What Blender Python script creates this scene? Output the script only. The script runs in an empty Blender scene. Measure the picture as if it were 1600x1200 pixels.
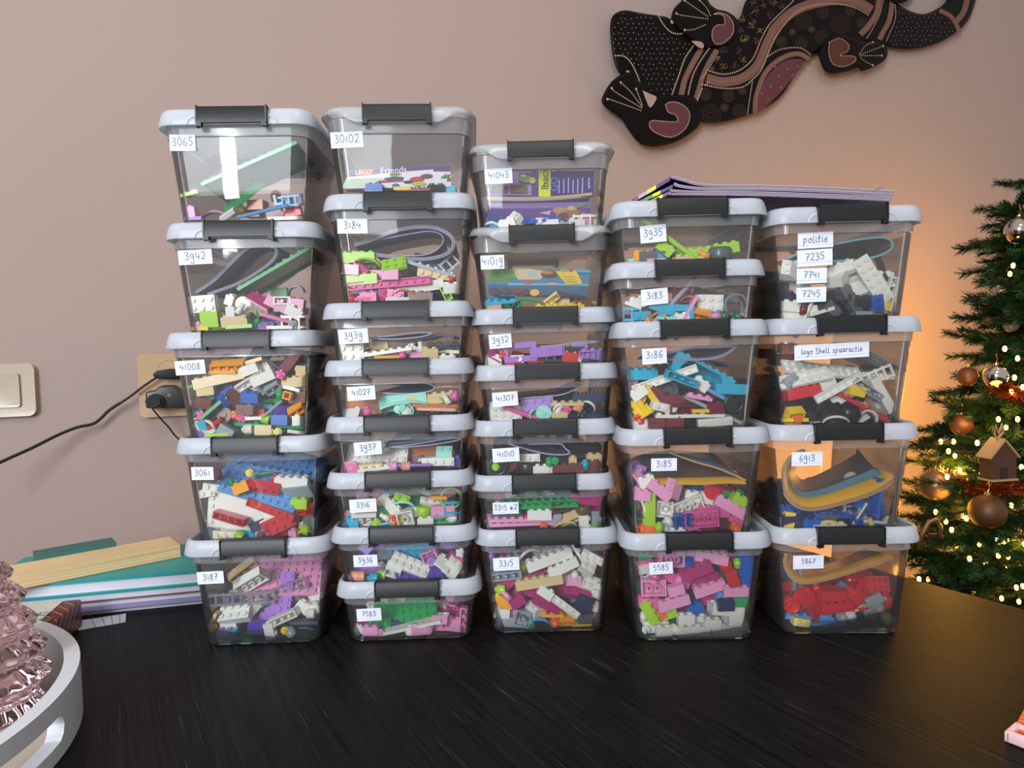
import bpy, bmesh, math, random
from math import sin, cos, pi, radians, atan2, sqrt
from mathutils import Vector, Matrix, Euler
random.seed(7)
scn = bpy.context.scene
COL = scn.collection
# ---------------------------------------------------------------- camera, world, lights, exposure
F, PIT, ROLL, YAW, HC = 1063.48, .0533, .0232, -.0045, .2865
_r0 = Vector((cos(YAW), sin(YAW), 0)); _f0 = Vector((-sin(YAW), cos(YAW), 0))
_fw = _f0*cos(PIT) + Vector((0, 0, -sin(PIT))); _up0 = _f0*sin(PIT) + Vector((0, 0, cos(PIT)))
_rt = _r0*cos(ROLL) - _up0*sin(ROLL); _up = _r0*sin(ROLL) + _up0*cos(ROLL)
EYE = Vector((0, 0, HC))
cd = bpy.data.cameras.new('camera'); cam = bpy.data.objects.new('camera', cd); COL.objects.link(cam)
cd.sensor_width = 36; cd.lens = F*36/1600; cd.clip_start = .02
cam.matrix_world = Matrix(((_rt.x, _up.x, -_fw.x, 0), (_rt.y, _up.y, -_fw.y, 0), (_rt.z, _up.z, -_fw.z, HC), (0, 0, 0, 1)))
scn.camera = cam
scn.view_settings.view_transform = 'Standard'; scn.view_settings.look = 'None'
scn.view_settings.exposure = 0.12; scn.view_settings.gamma = 1; scn.view_settings.use_curve_mapping = False
scn.cycles.transparent_max_bounces = 64; scn.cycles.max_bounces = 12; scn.cycles.transmission_bounces = 8
scn.cycles.caustics_reflective = False; scn.cycles.caustics_refractive = False
scn.cycles.sample_clamp_indirect = 12
wd = bpy.data.worlds.new('room_light'); scn.world = wd; wd.use_nodes = True
wd.node_tree.nodes['Background'].inputs[0].default_value = (1.0, .92, .88, 1)
wd.node_tree.nodes['Background'].inputs[1].default_value = .55

def area(name, loc, target, sx, sy, power, col, spread=180):
    l = bpy.data.lights.new(name, 'AREA'); l.shape = 'RECTANGLE'; l.size = sx; l.size_y = sy
    l.energy = power; l.color = col; l.spread = radians(spread)
    o = bpy.data.objects.new(name, l); COL.objects.link(o); o.location = loc
    d = Vector(target) - Vector(loc); o.rotation_euler = d.to_track_quat('-Z', 'Y').to_euler(); return o
def point(name, loc, power, col, rad=.03):
    l = bpy.data.lights.new(name, 'POINT'); l.energy = power; l.color = col; l.shadow_soft_size = rad
    o = bpy.data.objects.new(name, l); COL.objects.link(o); o.location = loc; return o
area('window_daylight', (-.905, -1.25, .92), (-.2, .6, .35), .13, 1.2, 24, (.86, .94, 1.0))
area('wide_fill_light', (-.80, -1.2, .80), (-.15, .7, .22), 1.1, .8, 22, (.90, .95, 1.0))  # added cool fill from the left, brightens the wall and boxes
area('overhead_fill_light', (.15, -.5, 1.9), (0, .7, .2), .5, .5, 9, (1.0, .93, .88))  # added unseen fill from above, brightens lids and box interiors

def at(px, py, Y=None, Z=None, plane=None):
    """the point in the room that the photograph shows at (px, py), on the plane y=Y, z=Z or (point, normal)"""
    d = _fw*F + _rt*(px-800) + _up*(600-py)
    if Y is not None: t = Y/d.y
    elif Z is not None: t = (Z-HC)/d.z
    else:
        p, n = plane; t = (p-EYE).dot(n)/d.dot(n)
    return EYE + d*t
# ---------------------------------------------------------------- materials
def s2l(c):
    return tuple((x/12.92 if x <= .04045 else ((x+.055)/1.055)**2.4) for x in (v/255 for v in c)) + (1,)
MATS = {}
def nt(m):
    m.use_nodes = True; t = m.node_tree; return t, t.nodes, t.links
def mat(name, rgb, rough=.5, spec=.5, metal=0, em=None, ems=0, trans=0, bump=None, coat=0, noise=None):
    if name in MATS: return MATS[name]
    m = bpy.data.materials.new(name); t, N, L = nt(m); b = N['Principled BSDF']
    c = s2l(rgb); b.inputs['Base Color'].default_value = c; b.inputs['Roughness'].default_value = rough
    b.inputs['Specular IOR Level'].default_value = spec; b.inputs['Metallic'].default_value = metal
    b.inputs['Transmission Weight'].default_value = trans; b.inputs['Coat Weight'].default_value = coat
    if em: b.inputs['Emission Color'].default_value = s2l(em); b.inputs['Emission Strength'].default_value = ems
    if noise or bump:
        tc = N.new('ShaderNodeTexCoord')
        if noise:
            nz = N.new('ShaderNodeTexNoise'); nz.inputs['Scale'].default_value = noise[0]; L.new(tc.outputs['Object'], nz.inputs['Vector'])
            mx = N.new('ShaderNodeMix'); mx.data_type = 'RGBA'; k = noise[1]
            mx.inputs[6].default_value = tuple(v*(1-k) for v in c[:3])+(1,); mx.inputs[7].default_value = tuple(min(1, v*(1+k)) for v in c[:3])+(1,)
            L.new(nz.outputs[0], mx.inputs[0]); L.new(mx.outputs[2], b.inputs['Base Color'])
        if bump:
            nb = N.new('ShaderNodeTexNoise'); nb.inputs['Scale'].default_value = bump[0]; nb.inputs['Detail'].default_value = 4
            L.new(tc.outputs['Object'], nb.inputs['Vector']); bp = N.new('ShaderNodeBump'); bp.inputs['Strength'].default_value = bump[1]
            bp.inputs['Distance'].default_value = bump[2] if len(bump) > 2 else .001
            L.new(nb.outputs[0], bp.inputs['Height']); L.new(bp.outputs[0], b.inputs['Normal'])
    MATS[name] = m; return m
def plastic_sheet(name, tint, clear, haze, rough=.04, gloss=1.0, bump=0):
    """see-through polypropylene: transparency, a milky haze and a fresnel sheen"""
    m = bpy.data.materials.new(name); t, N, L = nt(m); N.remove(N['Principled BSDF']); out = N['Material Output']
    tr = N.new('ShaderNodeBsdfTransparent'); tr.inputs[0].default_value = tint
    di = N.new('ShaderNodeBsdfDiffuse'); di.inputs[0].default_value = haze
    tl = N.new('ShaderNodeBsdfTranslucent'); tl.inputs[0].default_value = haze
    a = N.new('ShaderNodeMixShader'); a.inputs[0].default_value = .45; L.new(di.outputs[0], a.inputs[1]); L.new(tl.outputs[0], a.inputs[2])
    b = N.new('ShaderNodeMixShader'); b.inputs[0].default_value = 1-clear; L.new(tr.outputs[0], b.inputs[1]); L.new(a.outputs[0], b.inputs[2])
    g = N.new('ShaderNodeBsdfGlossy'); g.inputs['Roughness'].default_value = rough
    fr = N.new('ShaderNodeFresnel'); fr.inputs[0].default_value = 1.42
    ml = N.new('ShaderNodeMath'); ml.operation = 'MULTIPLY'; ml.inputs[1].default_value = gloss; L.new(fr.outputs[0], ml.inputs[0])
    c = N.new('ShaderNodeMixShader'); L.new(ml.outputs[0], c.inputs[0]); L.new(b.outputs[0], c.inputs[1]); L.new(g.outputs[0], c.inputs[2])
    if bump:
        tc = N.new('ShaderNodeTexCoord'); nb = N.new('ShaderNodeTexNoise'); nb.inputs['Scale'].default_value = 14
        L.new(tc.outputs['Object'], nb.inputs['Vector']); bp = N.new('ShaderNodeBump'); bp.inputs['Strength'].default_value = bump; bp.inputs['Distance'].default_value = .004
        L.new(nb.outputs[0], bp.inputs['Height']); L.new(bp.outputs[0], g.inputs['Normal'])
    L.new(c.outputs[0], out.inputs[0]); MATS[name] = m; return m
CLEAR = plastic_sheet('clear_plastic', (1, 1, 1, 1), .957, (.90, .92, .96, 1), .035, .9, .10)
COLLAR = plastic_sheet('milky_plastic', (.98, .98, .99, 1), .84, (.84, .86, .90, 1), .12, .6)
FROST = plastic_sheet('frosted_lid_plastic', (.97, .98, 1, 1), .30, (.84, .88, .96, 1), .3, .6)
FROST2 = plastic_sheet('clearer_lid_plastic', (.97, .98, .99, 1), .6, (.86, .89, .93, 1), .2, .8)
BLACKCLIP = mat('charcoal_clip_plastic', (21, 24, 27), .42, .38, bump=(900, .15, .0004))
PAPER = mat('white_label_paper', (228, 232, 244), .8, noise=(60, .03))
INK = mat('blue_ballpoint_ink', (52, 62, 128), .6)
RULE = mat('pale_blue_ruled_line', (176, 196, 230), .8)
# ---------------------------------------------------------------- helpers
def link(o, parent=None):
    COL.objects.link(o)
    if parent: o.parent = parent
    return o
def tag(o, label=None, cat=None, group=None, kind=None):
    if label: o['label'] = label
    if cat: o['category'] = cat
    if group: o['group'] = group
    if kind: o['kind'] = kind
    return o
def empty(name, loc, rz=0):
    o = bpy.data.objects.new(name, None); COL.objects.link(o); o.location = loc; o.rotation_euler = (0, 0, rz); o.empty_display_size = .02; return o
def mesh_obj(name, V, Fc, mats=None, parent=None, fm=None, smooth=False):
    me = bpy.data.meshes.new(name); me.from_pydata([tuple(v) for v in V], [], Fc); me.update()
    if mats:
        for m in (mats if isinstance(mats, (list, tuple)) else [mats]): me.materials.append(m)
    if fm: me.polygons.foreach_set('material_index', fm)
    if smooth: me.polygons.foreach_set('use_smooth', [True]*len(me.polygons))
    return link(bpy.data.objects.new(name, me), parent)
class MB:
    """collects vertices and faces of ONE part"""
    def __init__(s): s.V = []; s.F = []; s.M = []
    def add(s, V, Fc, m=0, T=None):
        n = len(s.V); s.V += [(T @ Vector(v)) if T else Vector(v) for v in V]; s.F += [[i+n for i in f] for f in Fc]; s.M += [m]*len(Fc); return s
    def box(s, a, b, m=0, T=None):
        x0, y0, z0 = a; x1, y1, z1 = b
        return s.add([(x0,y0,z0),(x1,y0,z0),(x1,y1,z0),(x0,y1,z0),(x0,y0,z1),(x1,y0,z1),(x1,y1,z1),(x0,y1,z1)],
                     [(3,2,1,0),(4,5,6,7),(0,1,5,4),(1,2,6,5),(2,3,7,6),(3,0,4,7)], m, T)
    def cyl(s, c, r, h, n=8, m=0, T=None, r2=None, bottom=False, axis='z'):
        r2 = r if r2 is None else r2; x, y, z = c; V = []
        for k in range(n):
            a = 2*pi*k/n; V.append((x+r*cos(a), y+r*sin(a), z))
        for k in range(n):
            a = 2*pi*k/n; V.append((x+r2*cos(a), y+r2*sin(a), z+h))
        Fc = [(k, (k+1) % n, n+(k+1) % n, n+k) for k in range(n)] + [tuple(range(n, 2*n))]
        if bottom: Fc.append(tuple(reversed(range(n))))
        if axis == 'y': V = [(a, c2-z+y if False else c2, b) for (a, b, c2) in V]
        return s.add(V, Fc, m, T)
    def tube(s, pts, r, n=6, m=0, closed=False):
        P = [Vector(p) for p in pts]; k = len(P); rings = []
        for i, p in enumerate(P):
            d = (P[min(i+1, k-1)] - P[max(i-1, 0)]).normalized()
            u = d.cross(Vector((0, 0, 1)));  u = u if u.length > .1 else d.cross(Vector((1, 0, 0))); u.normalize(); w = d.cross(u)
            rr = r[i] if isinstance(r, (list, tuple)) else r
            rings.append([p + u*rr*cos(2*pi*j/n) + w*rr*sin(2*pi*j/n) for j in range(n)])
        V = [v for q in rings for v in q]; Fc = []
        for i in range(k-1):
            for j in range(n): Fc.append((i*n+j, i*n+(j+1) % n, (i+1)*n+(j+1) % n, (i+1)*n+j))
        Fc += [tuple(reversed(range(n))), tuple(range((k-1)*n, k*n))]
        return s.add(V, Fc, m)
    def sphere(s, c, r, nu=12, nv=8, m=0, T=None, sq=(1, 1, 1)):
        V = [(c[0], c[1], c[2]+r*sq[2])]; Fc = []
        for i in range(1, nv):
            for j in range(nu):
                th = pi*i/nv; ph = 2*pi*j/nu; V.append((c[0]+r*sq[0]*sin(th)*cos(ph), c[1]+r*sq[1]*sin(th)*sin(ph), c[2]+r*sq[2]*cos(th)))
        V.append((c[0], c[1], c[2]-r*sq[2])); e = len(V)-1
        for j in range(nu): Fc.append((0, 1+j, 1+(j+1) % nu)); Fc.append((e, 1+(nv-2)*nu+(j+1) % nu, 1+(nv-2)*nu+j))
        for i in range(nv-2):
            for j in range(nu): Fc.append((1+i*nu+j, 1+(i+1)*nu+j, 1+(i+1)*nu+(j+1) % nu, 1+i*nu+(j+1) % nu))
        return s.add(V, Fc, m, T)
    def build(s, name, mats, parent=None, smooth=False):
        return mesh_obj(name, s.V, s.F, mats, parent, s.M, smooth)
def smooth_edges(o, ang=35):
    me = o.data; bm = bmesh.new(); bm.from_mesh(me)
    for f in bm.faces: f.smooth = True
    for e in bm.edges:
        if len(e.link_faces) == 2 and e.calc_face_angle(0) > radians(ang): e.smooth = False
    bm.to_mesh(me); bm.free(); return o
def rrect(w, d, r, n=5):
    P = []
    for cx, cy, a0 in ((w/2-r, d/2-r, 0), (-w/2+r, d/2-r, 90), (-w/2+r, -d/2+r, 180), (w/2-r, -d/2+r, 270)):
        for k in range(n+1):
            a = radians(a0+90*k/n); P.append((cx+r*cos(a), cy+r*sin(a)))
    return P
def catmull(P, n=6):
    P = [Vector(p) for p in P]; out = []
    for i in range(len(P)-1):
        a, b, c, d = P[max(i-1, 0)], P[i], P[i+1], P[min(i+2, len(P)-1)]
        for k in range(n):
            t = k/n; out.append(.5*((2*b)+(c-a)*t+(2*a-5*b+4*c-d)*t*t+(3*b-a-3*c+d)*t**3))
    out.append(P[-1]); return out
# ---------------------------------------------------------------- the room
WN = Vector((.35, -1, 0)).normalized(); WP = Vector((0, 1.22, 0)); WU = Vector((1, .35, 0)).normalized()
def wall_pt(px, py, out=0): return at(px, py, plane=(WP+WN*out, WN))
wall_m = mat('pinkish_taupe_painted_wall', (162, 144, 138), .93, .2, noise=(1.7, .035), bump=(420, .35, .0008))
w = MB(); a, b = WP-WU*2.6, WP+WU*2.6
for (p, q) in ((a, b),):
    n2 = -WN*.08
    w.add([p+Vector((0,0,-.76)), q+Vector((0,0,-.76)), q+Vector((0,0,1.9)), p+Vector((0,0,1.9)), p+n2+Vector((0,0,-.76)), q+n2+Vector((0,0,-.76)), q+n2+Vector((0,0,1.9)), p+n2+Vector((0,0,1.9))],
          [(0,1,2,3),(7,6,5,4),(0,4,5,1),(1,5,6,2),(2,6,7,3),(3,7,4,0)])
tag(w.build('wall_back', wall_m), kind='structure')
fl = MB(); fl.box((-3, -2.5, -.80), (3.2, 2.6, -.76)); fo = fl.build('floor', mat('brown_wood_floor', (92, 66, 46), .5, noise=(6, .25))); tag(fo, kind='structure')
bb = MB(); p, q = a, b
bb.add([p+Vector((0,0,-.76)), q+Vector((0,0,-.76)), q+Vector((0,0,-.66)), p+Vector((0,0,-.66)), p+WN*.015+Vector((0,0,-.76)), q+WN*.015+Vector((0,0,-.76)), q+WN*.015+Vector((0,0,-.66)), p+WN*.015+Vector((0,0,-.66))],
       [(3,2,1,0),(4,5,6,7),(0,1,5,4),(1,2,6,5),(2,3,7,6),(3,0,4,7)])
tag(bb.build('baseboard_back', mat('white_baseboard', (215, 208, 200), .5)), kind='structure')
# ---------------------------------------------------------------- the black table
def wood_black():
    m = bpy.data.materials.new('black_stained_oak'); t, N, L = nt(m); b = N['Principled BSDF']
    tc = N.new('ShaderNodeTexCoord'); mp = N.new('ShaderNodeMapping'); mp.inputs['Scale'].default_value = (9, 260, 20)
    L.new(tc.outputs['Object'], mp.inputs[0])
    wv = N.new('ShaderNodeTexNoise'); wv.inputs['Scale'].default_value = 1.0; wv.inputs['Detail'].default_value = 6; wv.inputs['Roughness'].default_value = .7; wv.inputs['Distortion'].default_value = .6
    L.new(mp.outputs[0], wv.inputs[0])
    cr = N.new('ShaderNodeValToRGB'); e = cr.color_ramp.elements
    e[0].position = .35; e[0].color = (.0028, .0028, .0032, 1); e[1].position = .72; e[1].color = (.013, .012, .012, 1)
    L.new(wv.outputs[0], cr.inputs[0])
    m2 = N.new('ShaderNodeMapping'); m2.inputs['Scale'].default_value = (14, 700, 20); L.new(tc.outputs['Object'], m2.inputs[0])
    n2 = N.new('ShaderNodeTexNoise'); n2.inputs['Scale'].default_value = 1; n2.inputs['Detail'].default_value = 2; L.new(m2.outputs[0], n2.inputs[0])
    c2 = N.new('ShaderNodeValToRGB'); e = c2.color_ramp.elements; e[0].position = .68; e[0].color = (0, 0, 0, 1); e[1].position = .76; e[1].color = (1, 1, 1, 1); L.new(n2.outputs[0], c2.inputs[0])
    mx = N.new('ShaderNodeMix'); mx.data_type = 'RGBA'; mx.inputs[7].default_value = (.075, .068, .066, 1); L.new(c2.outputs[0], mx.inputs[0]); L.new(cr.outputs[0], mx.inputs[6])
    L.new(mx.outputs[2], b.inputs['Base Color']); b.inputs['Roughness'].default_value = .46; b.inputs['Specular IOR Level'].default_value = .085
    bp = N.new('ShaderNodeBump'); bp.inputs['Strength'].default_value = .45; bp.inputs['Distance'].default_value = .0008; L.new(wv.outputs[0], bp.inputs['Height']); L.new(bp.outputs[0], b.inputs['Normal'])
    return m
E1, E2 = at(1400, 897, Z=0), at(1600, 951, Z=0)
ed = (E1-E2); ed.z = 0; ed.normalize()                 # along the right edge, away from the camera
far = at(965, 846, Z=0)
fd = WU.copy()
# corner = intersection of the right edge with the far edge
def isect(p, d, q, e):
    det = d.x*(-e.y)+e.x*d.y; r = q-p; t = (r.x*(-e.y)+e.x*r.y)/det; return p+d*t
corner = isect(E1, ed, far, fd)
ang = atan2(ed.y, ed.x)
tb = empty('dining_table', (corner.x, corner.y, -.76), ang)
tag(tb, 'black stained wooden table with fine grain under all the stacked boxes', 'table')
inv = tb.matrix_basis.inverted(); 
def loc(p): return Matrix.Rotation(-ang, 4, 'Z') @ (Vector(p)-Vector((corner.x, corner.y, 0)))
fl_ = loc(corner-fd*1.75); L0 = [Vector((0, 0, 0)), Vector((-1.9, 0, 0)), Vector((-1.9, 0, 0))+fl_, fl_]
P = [v for v in L0]; top = [(v.x, v.y, .76) for v in P]; bot = [(v.x, v.y, .72) for v in P]
mt = MB(); mt.add(bot+top, [(0,1,2,3),(7,6,5,4),(0,4,5,1),(1,5,6,2),(2,6,7,3),(3,7,4,0)])
WB = wood_black(); tt = mt.build('tabletop', WB, tb)
md = tt.modifiers.new('edge', 'BEVEL'); md.width = .003; md.segments = 2
for i, k in enumerate(((-.12, -.1), (-1.78, -.1), (-.12, -1.3), (-1.78, -1.3))):
    dirn = fl_.normalized(); q = Vector((k[0], 0, 0)) + dirn*(-k[1])
    lg = MB(); lg.box((q.x-.04, q.y-.04, 0), (q.x+.04, q.y+.04, .72)); lg.build('leg', WB, tb)
# ---------------------------------------------------------------- storage boxes
PITCH = {'L': .0997, 'M': .0774, 'S': .0539}; NEST = .0086   # each tub stands this deep in the recess of the lid below
HL, HM, HS = (PITCH[k]+NEST for k in 'LMS')
LW, LD = .1438, .1955          # lid width, lid depth
def tub_w(z, hc): return .1297-.0167*(hc-z)/.085 if hc > .04 else .1297-.21*(hc-z)
def tub_d(w_): return LD-.0105-.75*(.1356-w_)
def tub_mesh(H):
    """open tapered tub with rounded corners, real wall thickness and a collar under the lid"""
    hc = H-.0238; wb = lambda z: tub_w(z, hc)
    prof = [(.0012, wb(0)-.010, .012, 0), (.0004, wb(0)-.006, .013, 0), (.0010, wb(0)-.002, .014, 0), (.0035, wb(.003), .0145, 0), (hc*.5, wb(hc*.5), .015, 0), (hc, wb(hc), .0155, 0),
            (hc+.0003, .1330, .017, 1), (hc+.0018, .1326, .017, 1), (H-.010, .1356, .018, 1)]
    V = []; Fc = []; M = []; rings = []
    n = 4*6
    for z, w_, r, m in prof:
        rings.append(len(V)); V += [(x, y, z) for x, y in rrect(w_, tub_d(w_), r)]
    outer_top = len(prof)-1
    for z, w_, r, m in reversed(prof):
        z2 = max(z, .0022) if z < hc else z
        rings.append(len(V)); V += [(x, y, z2) for x, y in rrect(w_-.0024, tub_d(w_)-.0024, max(r-.0012, .002))]
    mm = [p[3] for p in prof] + [p[3] for p in reversed(prof)]
    for i in range(len(rings)-1):
        a_, b_ = rings[i], rings[i+1]
        for j in range(n): Fc.append((a_+j, a_+(j+1) % n, b_+(j+1) % n, b_+j)); M.append(1 if (mm[i] and mm[i+1]) else 0)
    Fc.append(tuple(reversed(range(rings[0], rings[0]+n)))); M.append(0)
    Fc.append(tuple(range(rings[-1], rings[-1]+n))); M.append(0)
    return V, Fc, M
def lid_mesh(H, medium):
    V = []; Fc = []; dz = LD-LW; nn = 9; n = 4*(nn+1)
    lo = H-.0150
    prof = [(lo, LW, .019), (lo+.0012, LW+.0006, .019), (H-.0065, LW-.002, .0185), (H-.0025, LW-.0045, .0175), (H-.0006, LW-.0075, .016), (H, LW-.0090, .0155), (H-.0006, LW-.0110, .015), (H-NEST, LW-.0125, .0145)]
    under = [(lo, LW-.0030, .0175), (lo+.0012, LW-.0028, .0175), (H-.0068, LW-.005, .017), (H-.0034, LW-.0072, .016), (H-.0018, LW-.0088, .0145), (H-.0018, LW-.0092, .0155), (H-.0024, LW-.0120, .014), (H-NEST-.0014, LW-.0150, .013)]
    def pts(w_, r):
        P = []
        for cx, cy, a0 in ((w_/2-r, (w_+dz)/2-r, 0), (-w_/2+r, (w_+dz)/2-r, 90), (-w_/2+r, -(w_+dz)/2+r, 180), (w_/2-r, -(w_+dz)/2+r, 270)):
            for k in range(6):
                a = radians(a0+90*k/5); P.append((cx+r*cos(a), cy+r*sin(a)))
            if a0 == 180 or a0 == 0:   # extra points along front and back so the rim can dip beside the clip
                sg = 1 if a0 == 180 else -1; yy = cy-r if a0 == 180 else cy+r
                pass
        Q = []
        for k in range(len(P)):
            Q.append(P[k]); p, q = P[k], P[(k+1) % len(P)]
            if abs(p[1]-q[1]) < 1e-6 and abs(p[0]-q[0]) > .05:
                for x in (.050, .044, .038, .034, .031, -.031, -.034, -.038, -.044, -.050) if p[0] > 0 else (-.050, -.044, -.038, -.034, -.031, .031, .034, .038, .044, .050): Q.append((x, p[1]))
        return Q
    rings = []; cnt = None
    def rim(x, y):
        if not medium: return lo
        ax = abs(x); d = H-.0075
        if abs(y) > .09 and ax < .052: d = H-.0075-.0075*min(1, max(0, (.052-ax)/.012))
        return d
    def zz(z, i, x, y, d):
        if i == 0: return rim(x, y)
        if i == 1: return rim(x, y)+.0012
        return z if i > 5 else max(z, rim(x, y)+d)
    for i, (z, w_, r) in enumerate(prof):
        Q = pts(w_, r); rings.append(len(V)); cnt = len(Q); V += [(x, y, zz(z, i, x, y, .002)) for x, y in Q]
    for i, (z, w_, r) in reversed(list(enumerate(under))):
        Q = pts(w_, r); rings.append(len(V)); V += [(x, y, zz(z, i, x, y, .0018)) for x, y in Q]
    k = cnt
    for i in range(len(rings)-1):
        if i == len(prof)-1: continue
        a_, b_ = rings[i], rings[i+1]
        for j in range(k): Fc.append((a_+j, a_+(j+1) % k, b_+(j+1) % k, b_+j))
    a_, b_ = rings[-1], rings[0]
    for j in range(k): Fc.append((a_+j, a_+(j+1) % k, b_+(j+1) % k, b_+j))
    Fc.append(tuple(range(rings[len(prof)-1], rings[len(prof)-1]+k))); Fc.append(tuple(reversed(range(rings[len(prof)], rings[len(prof)]+k))))
    if not medium:                       # the round pads left and right of the clip
        for sx in (-1, 1):
            for yf in (-1, 1):
                m = MB(); R = .0085
                for k2 in range(9):
                    a = pi*k2/8
                    m.V += [Vector((sx*.0325+sx*0+sx*R*.95*cos(a)*1.0*(1 if cos(a) > 0 else .0), yf*(LW/2+dz/2+.0006), lo+.0002+R*sin(a)*.95)),
                            Vector((sx*.0325+sx*(R-.0014)*.95*max(cos(a), 0), yf*(LW/2+dz/2+.0014), lo+.0002+(R-.0014)*sin(a)*.95))]
                F2 = [(2*i, 2*i+1, 2*i+3, 2*i+2) for i in range(8)]; n0 = len(V); V += [tuple(v) for v in m.V]; Fc += [[i+n0 for i in f] for f in F2]
    return V, Fc
def clip_mesh(H):
    """black swing clip: a face plate with two feet, curled over the lid edge"""
    m = MB(); yf = -LD/2; x = .0306
    prof = [(yf+.0062, H+.0010), (yf+.003, H+.0012), (yf-.001, H+.0006), (yf-.0024, H-.0014), (yf-.0030, H-.0142), (yf-.0012, H-.0144), (yf-.0008, H-.0016), (yf+.0062, H+.0002)]
    k = len(prof); V = [(sx*x, y, z) for sx in (-1, 1) for y, z in prof]
    m.add(V, [tuple(reversed(range(k))), tuple(range(k, 2*k))] + [(i, (i+1) % k, k+(i+1) % k, k+i) for i in range(k)])
    for sx in (-1, 1):
        m.box((sx*x-(.0042 if sx > 0 else 0), yf-.0034, H-.0172), (sx*x+(.0042 if sx < 0 else 0), yf+.0014, H-.0130))
        m.box((sx*x-.0008, yf-.0036, H-.0176), (sx*x+.0008, yf+.002, H-.0158))
        m.box((sx*x-.0006, yf-.0034, H-.0142), (sx*x+.0006, yf+.006, H+.0013))
    return m
PROTO = {}
for nm, H, med in (('L', HL, 0), ('M', HM, 1), ('S', HS, 0)):
    V, Fc, M = tub_mesh(H); tm = bpy.data.meshes.new('tub'); tm.from_pydata(V, [], Fc); tm.materials.append(CLEAR); tm.materials.append(COLLAR); tm.polygons.foreach_set('material_index', M)
    V, Fc = lid_mesh(H, med); lm = bpy.data.meshes.new('lid'); lm.from_pydata(V, [], Fc); lm.materials.append(FROST2 if med else FROST)
    cm = clip_mesh(H); c2 = bpy.data.meshes.new('clip'); c2.from_pydata([tuple(v) for v in cm.V], [], cm.F); c2.materials.append(BLACKCLIP)
    for me in (tm, lm, c2):
        bm = bmesh.new(); bm.from_mesh(me); bmesh.ops.recalc_face_normals(bm, faces=bm.faces)
        for f in bm.faces: f.smooth = True
        for e in bm.edges:
            if len(e.link_faces) == 2 and e.calc_face_angle(0) > radians(38): e.smooth = False
        bm.to_mesh(me); bm.free()
    PROTO[nm] = (H, tm, lm, c2)
# handwriting: single-stroke glyphs, (width, [polylines]) with y 0..1
G = {'0': (.62, [[(.3,1),(.08,.75),(.08,.25),(.3,0),(.52,.25),(.52,.75),(.3,1)]]), '1': (.3, [[(.15,.8),(.15,0)]]),
     '2': (.6, [[(.06,.8),(.2,1),(.42,.98),(.5,.75),(.3,.35),(.05,.05),(.2,.1),(.55,.02)]]), '3': (.56, [[(.05,.92),(.3,1),(.46,.8),(.2,.55),(.46,.42),(.45,.12),(.22,0),(.02,.12)]]),
     '4': (.6, [[(.12,.95),(.05,.45),(.5,.42)],[(.45,.75),(.42,0)]]), '5': (.58, [[(.5,1),(.15,.97),(.1,.6),(.38,.6),(.48,.3),(.3,.02),(.05,.08)]]),
     '6': (.56, [[(.42,1),(.15,.75),(.05,.3),(.2,0),(.42,.12),(.42,.4),(.15,.42)]]), '7': (.58, [[(.03,.97),(.52,.95),(.3,.5),(.22,0)],[(.15,.5),(.46,.52)]]),
     '8': (.58, [[(.45,.85),(.25,1),(.1,.8),(.42,.35),(.38,.05),(.15,0),(.08,.25),(.45,.85)]]),
     '9': (.58, [[(.42,.75),(.2,.82),(.05,.55),(.2,.3),(.42,.45),(.42,.8),(.46,.2),(.4,-.35),(.15,-.4),(.05,-.2)]]),
     '#': (.6, [[(.15,.6),(.1,0)],[(.35,.6),(.3,0)],[(0,.42),(.48,.42)],[(0,.18),(.48,.18)]]), ' ': (.35, []),
     'p': (.55, [[(.08,.6),(.0,-.45)],[(.04,.3),(.2,.62),(.42,.5),(.36,.1),(.1,.05)]]), 'o': (.5, [[(.25,.6),(.05,.4),(.1,.05),(.35,.0),(.45,.35),(.25,.6),(.5,.5)]]),
     'l': (.28, [[(.18,1),(.08,.5),(.12,.02),(.28,.1)]]), 'i': (.26, [[(.1,.6),(.08,.05),(.26,.12)],[(.12,.85),(.14,.82)]]), 't': (.4, [[(.2,1),(.12,.1),(.3,.05)],[(0,.62),(.38,.66)]]),
     'e': (.45, [[(.04,.3),(.35,.4),(.25,.62),(.06,.4),(.12,.03),(.42,.12)]]), 's': (.4, [[(.34,.6),(.1,.5),(.32,.2),(.2,0),(.0,.08)]]), 'S': (.55, [[(.5,.95),(.2,1),(.08,.75),(.42,.4),(.35,.05),(.02,.05)]]),
     'h': (.5, [[(.1,1),(.05,0)],[(.06,.35),(.25,.6),(.36,.4),(.36,.02)]]), 'a': (.52, [[(.4,.55),(.15,.6),(.04,.25),(.2,0),(.4,.3),(.42,.55),(.4,.05),(.52,.1)]]),
     'r': (.4, [[(.06,.6),(.06,0)],[(.06,.4),(.22,.6),(.38,.55)]]), 'c': (.42, [[(.36,.55),(.15,.58),(.04,.25),(.18,0),(.4,.1)]]), 'g': (.5, [[(.38,.55),(.12,.58),(.05,.3),(.2,.1),(.38,.4),(.4,.55),(.4,-.2),(.2,-.45),(.02,-.3)]])}
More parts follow.
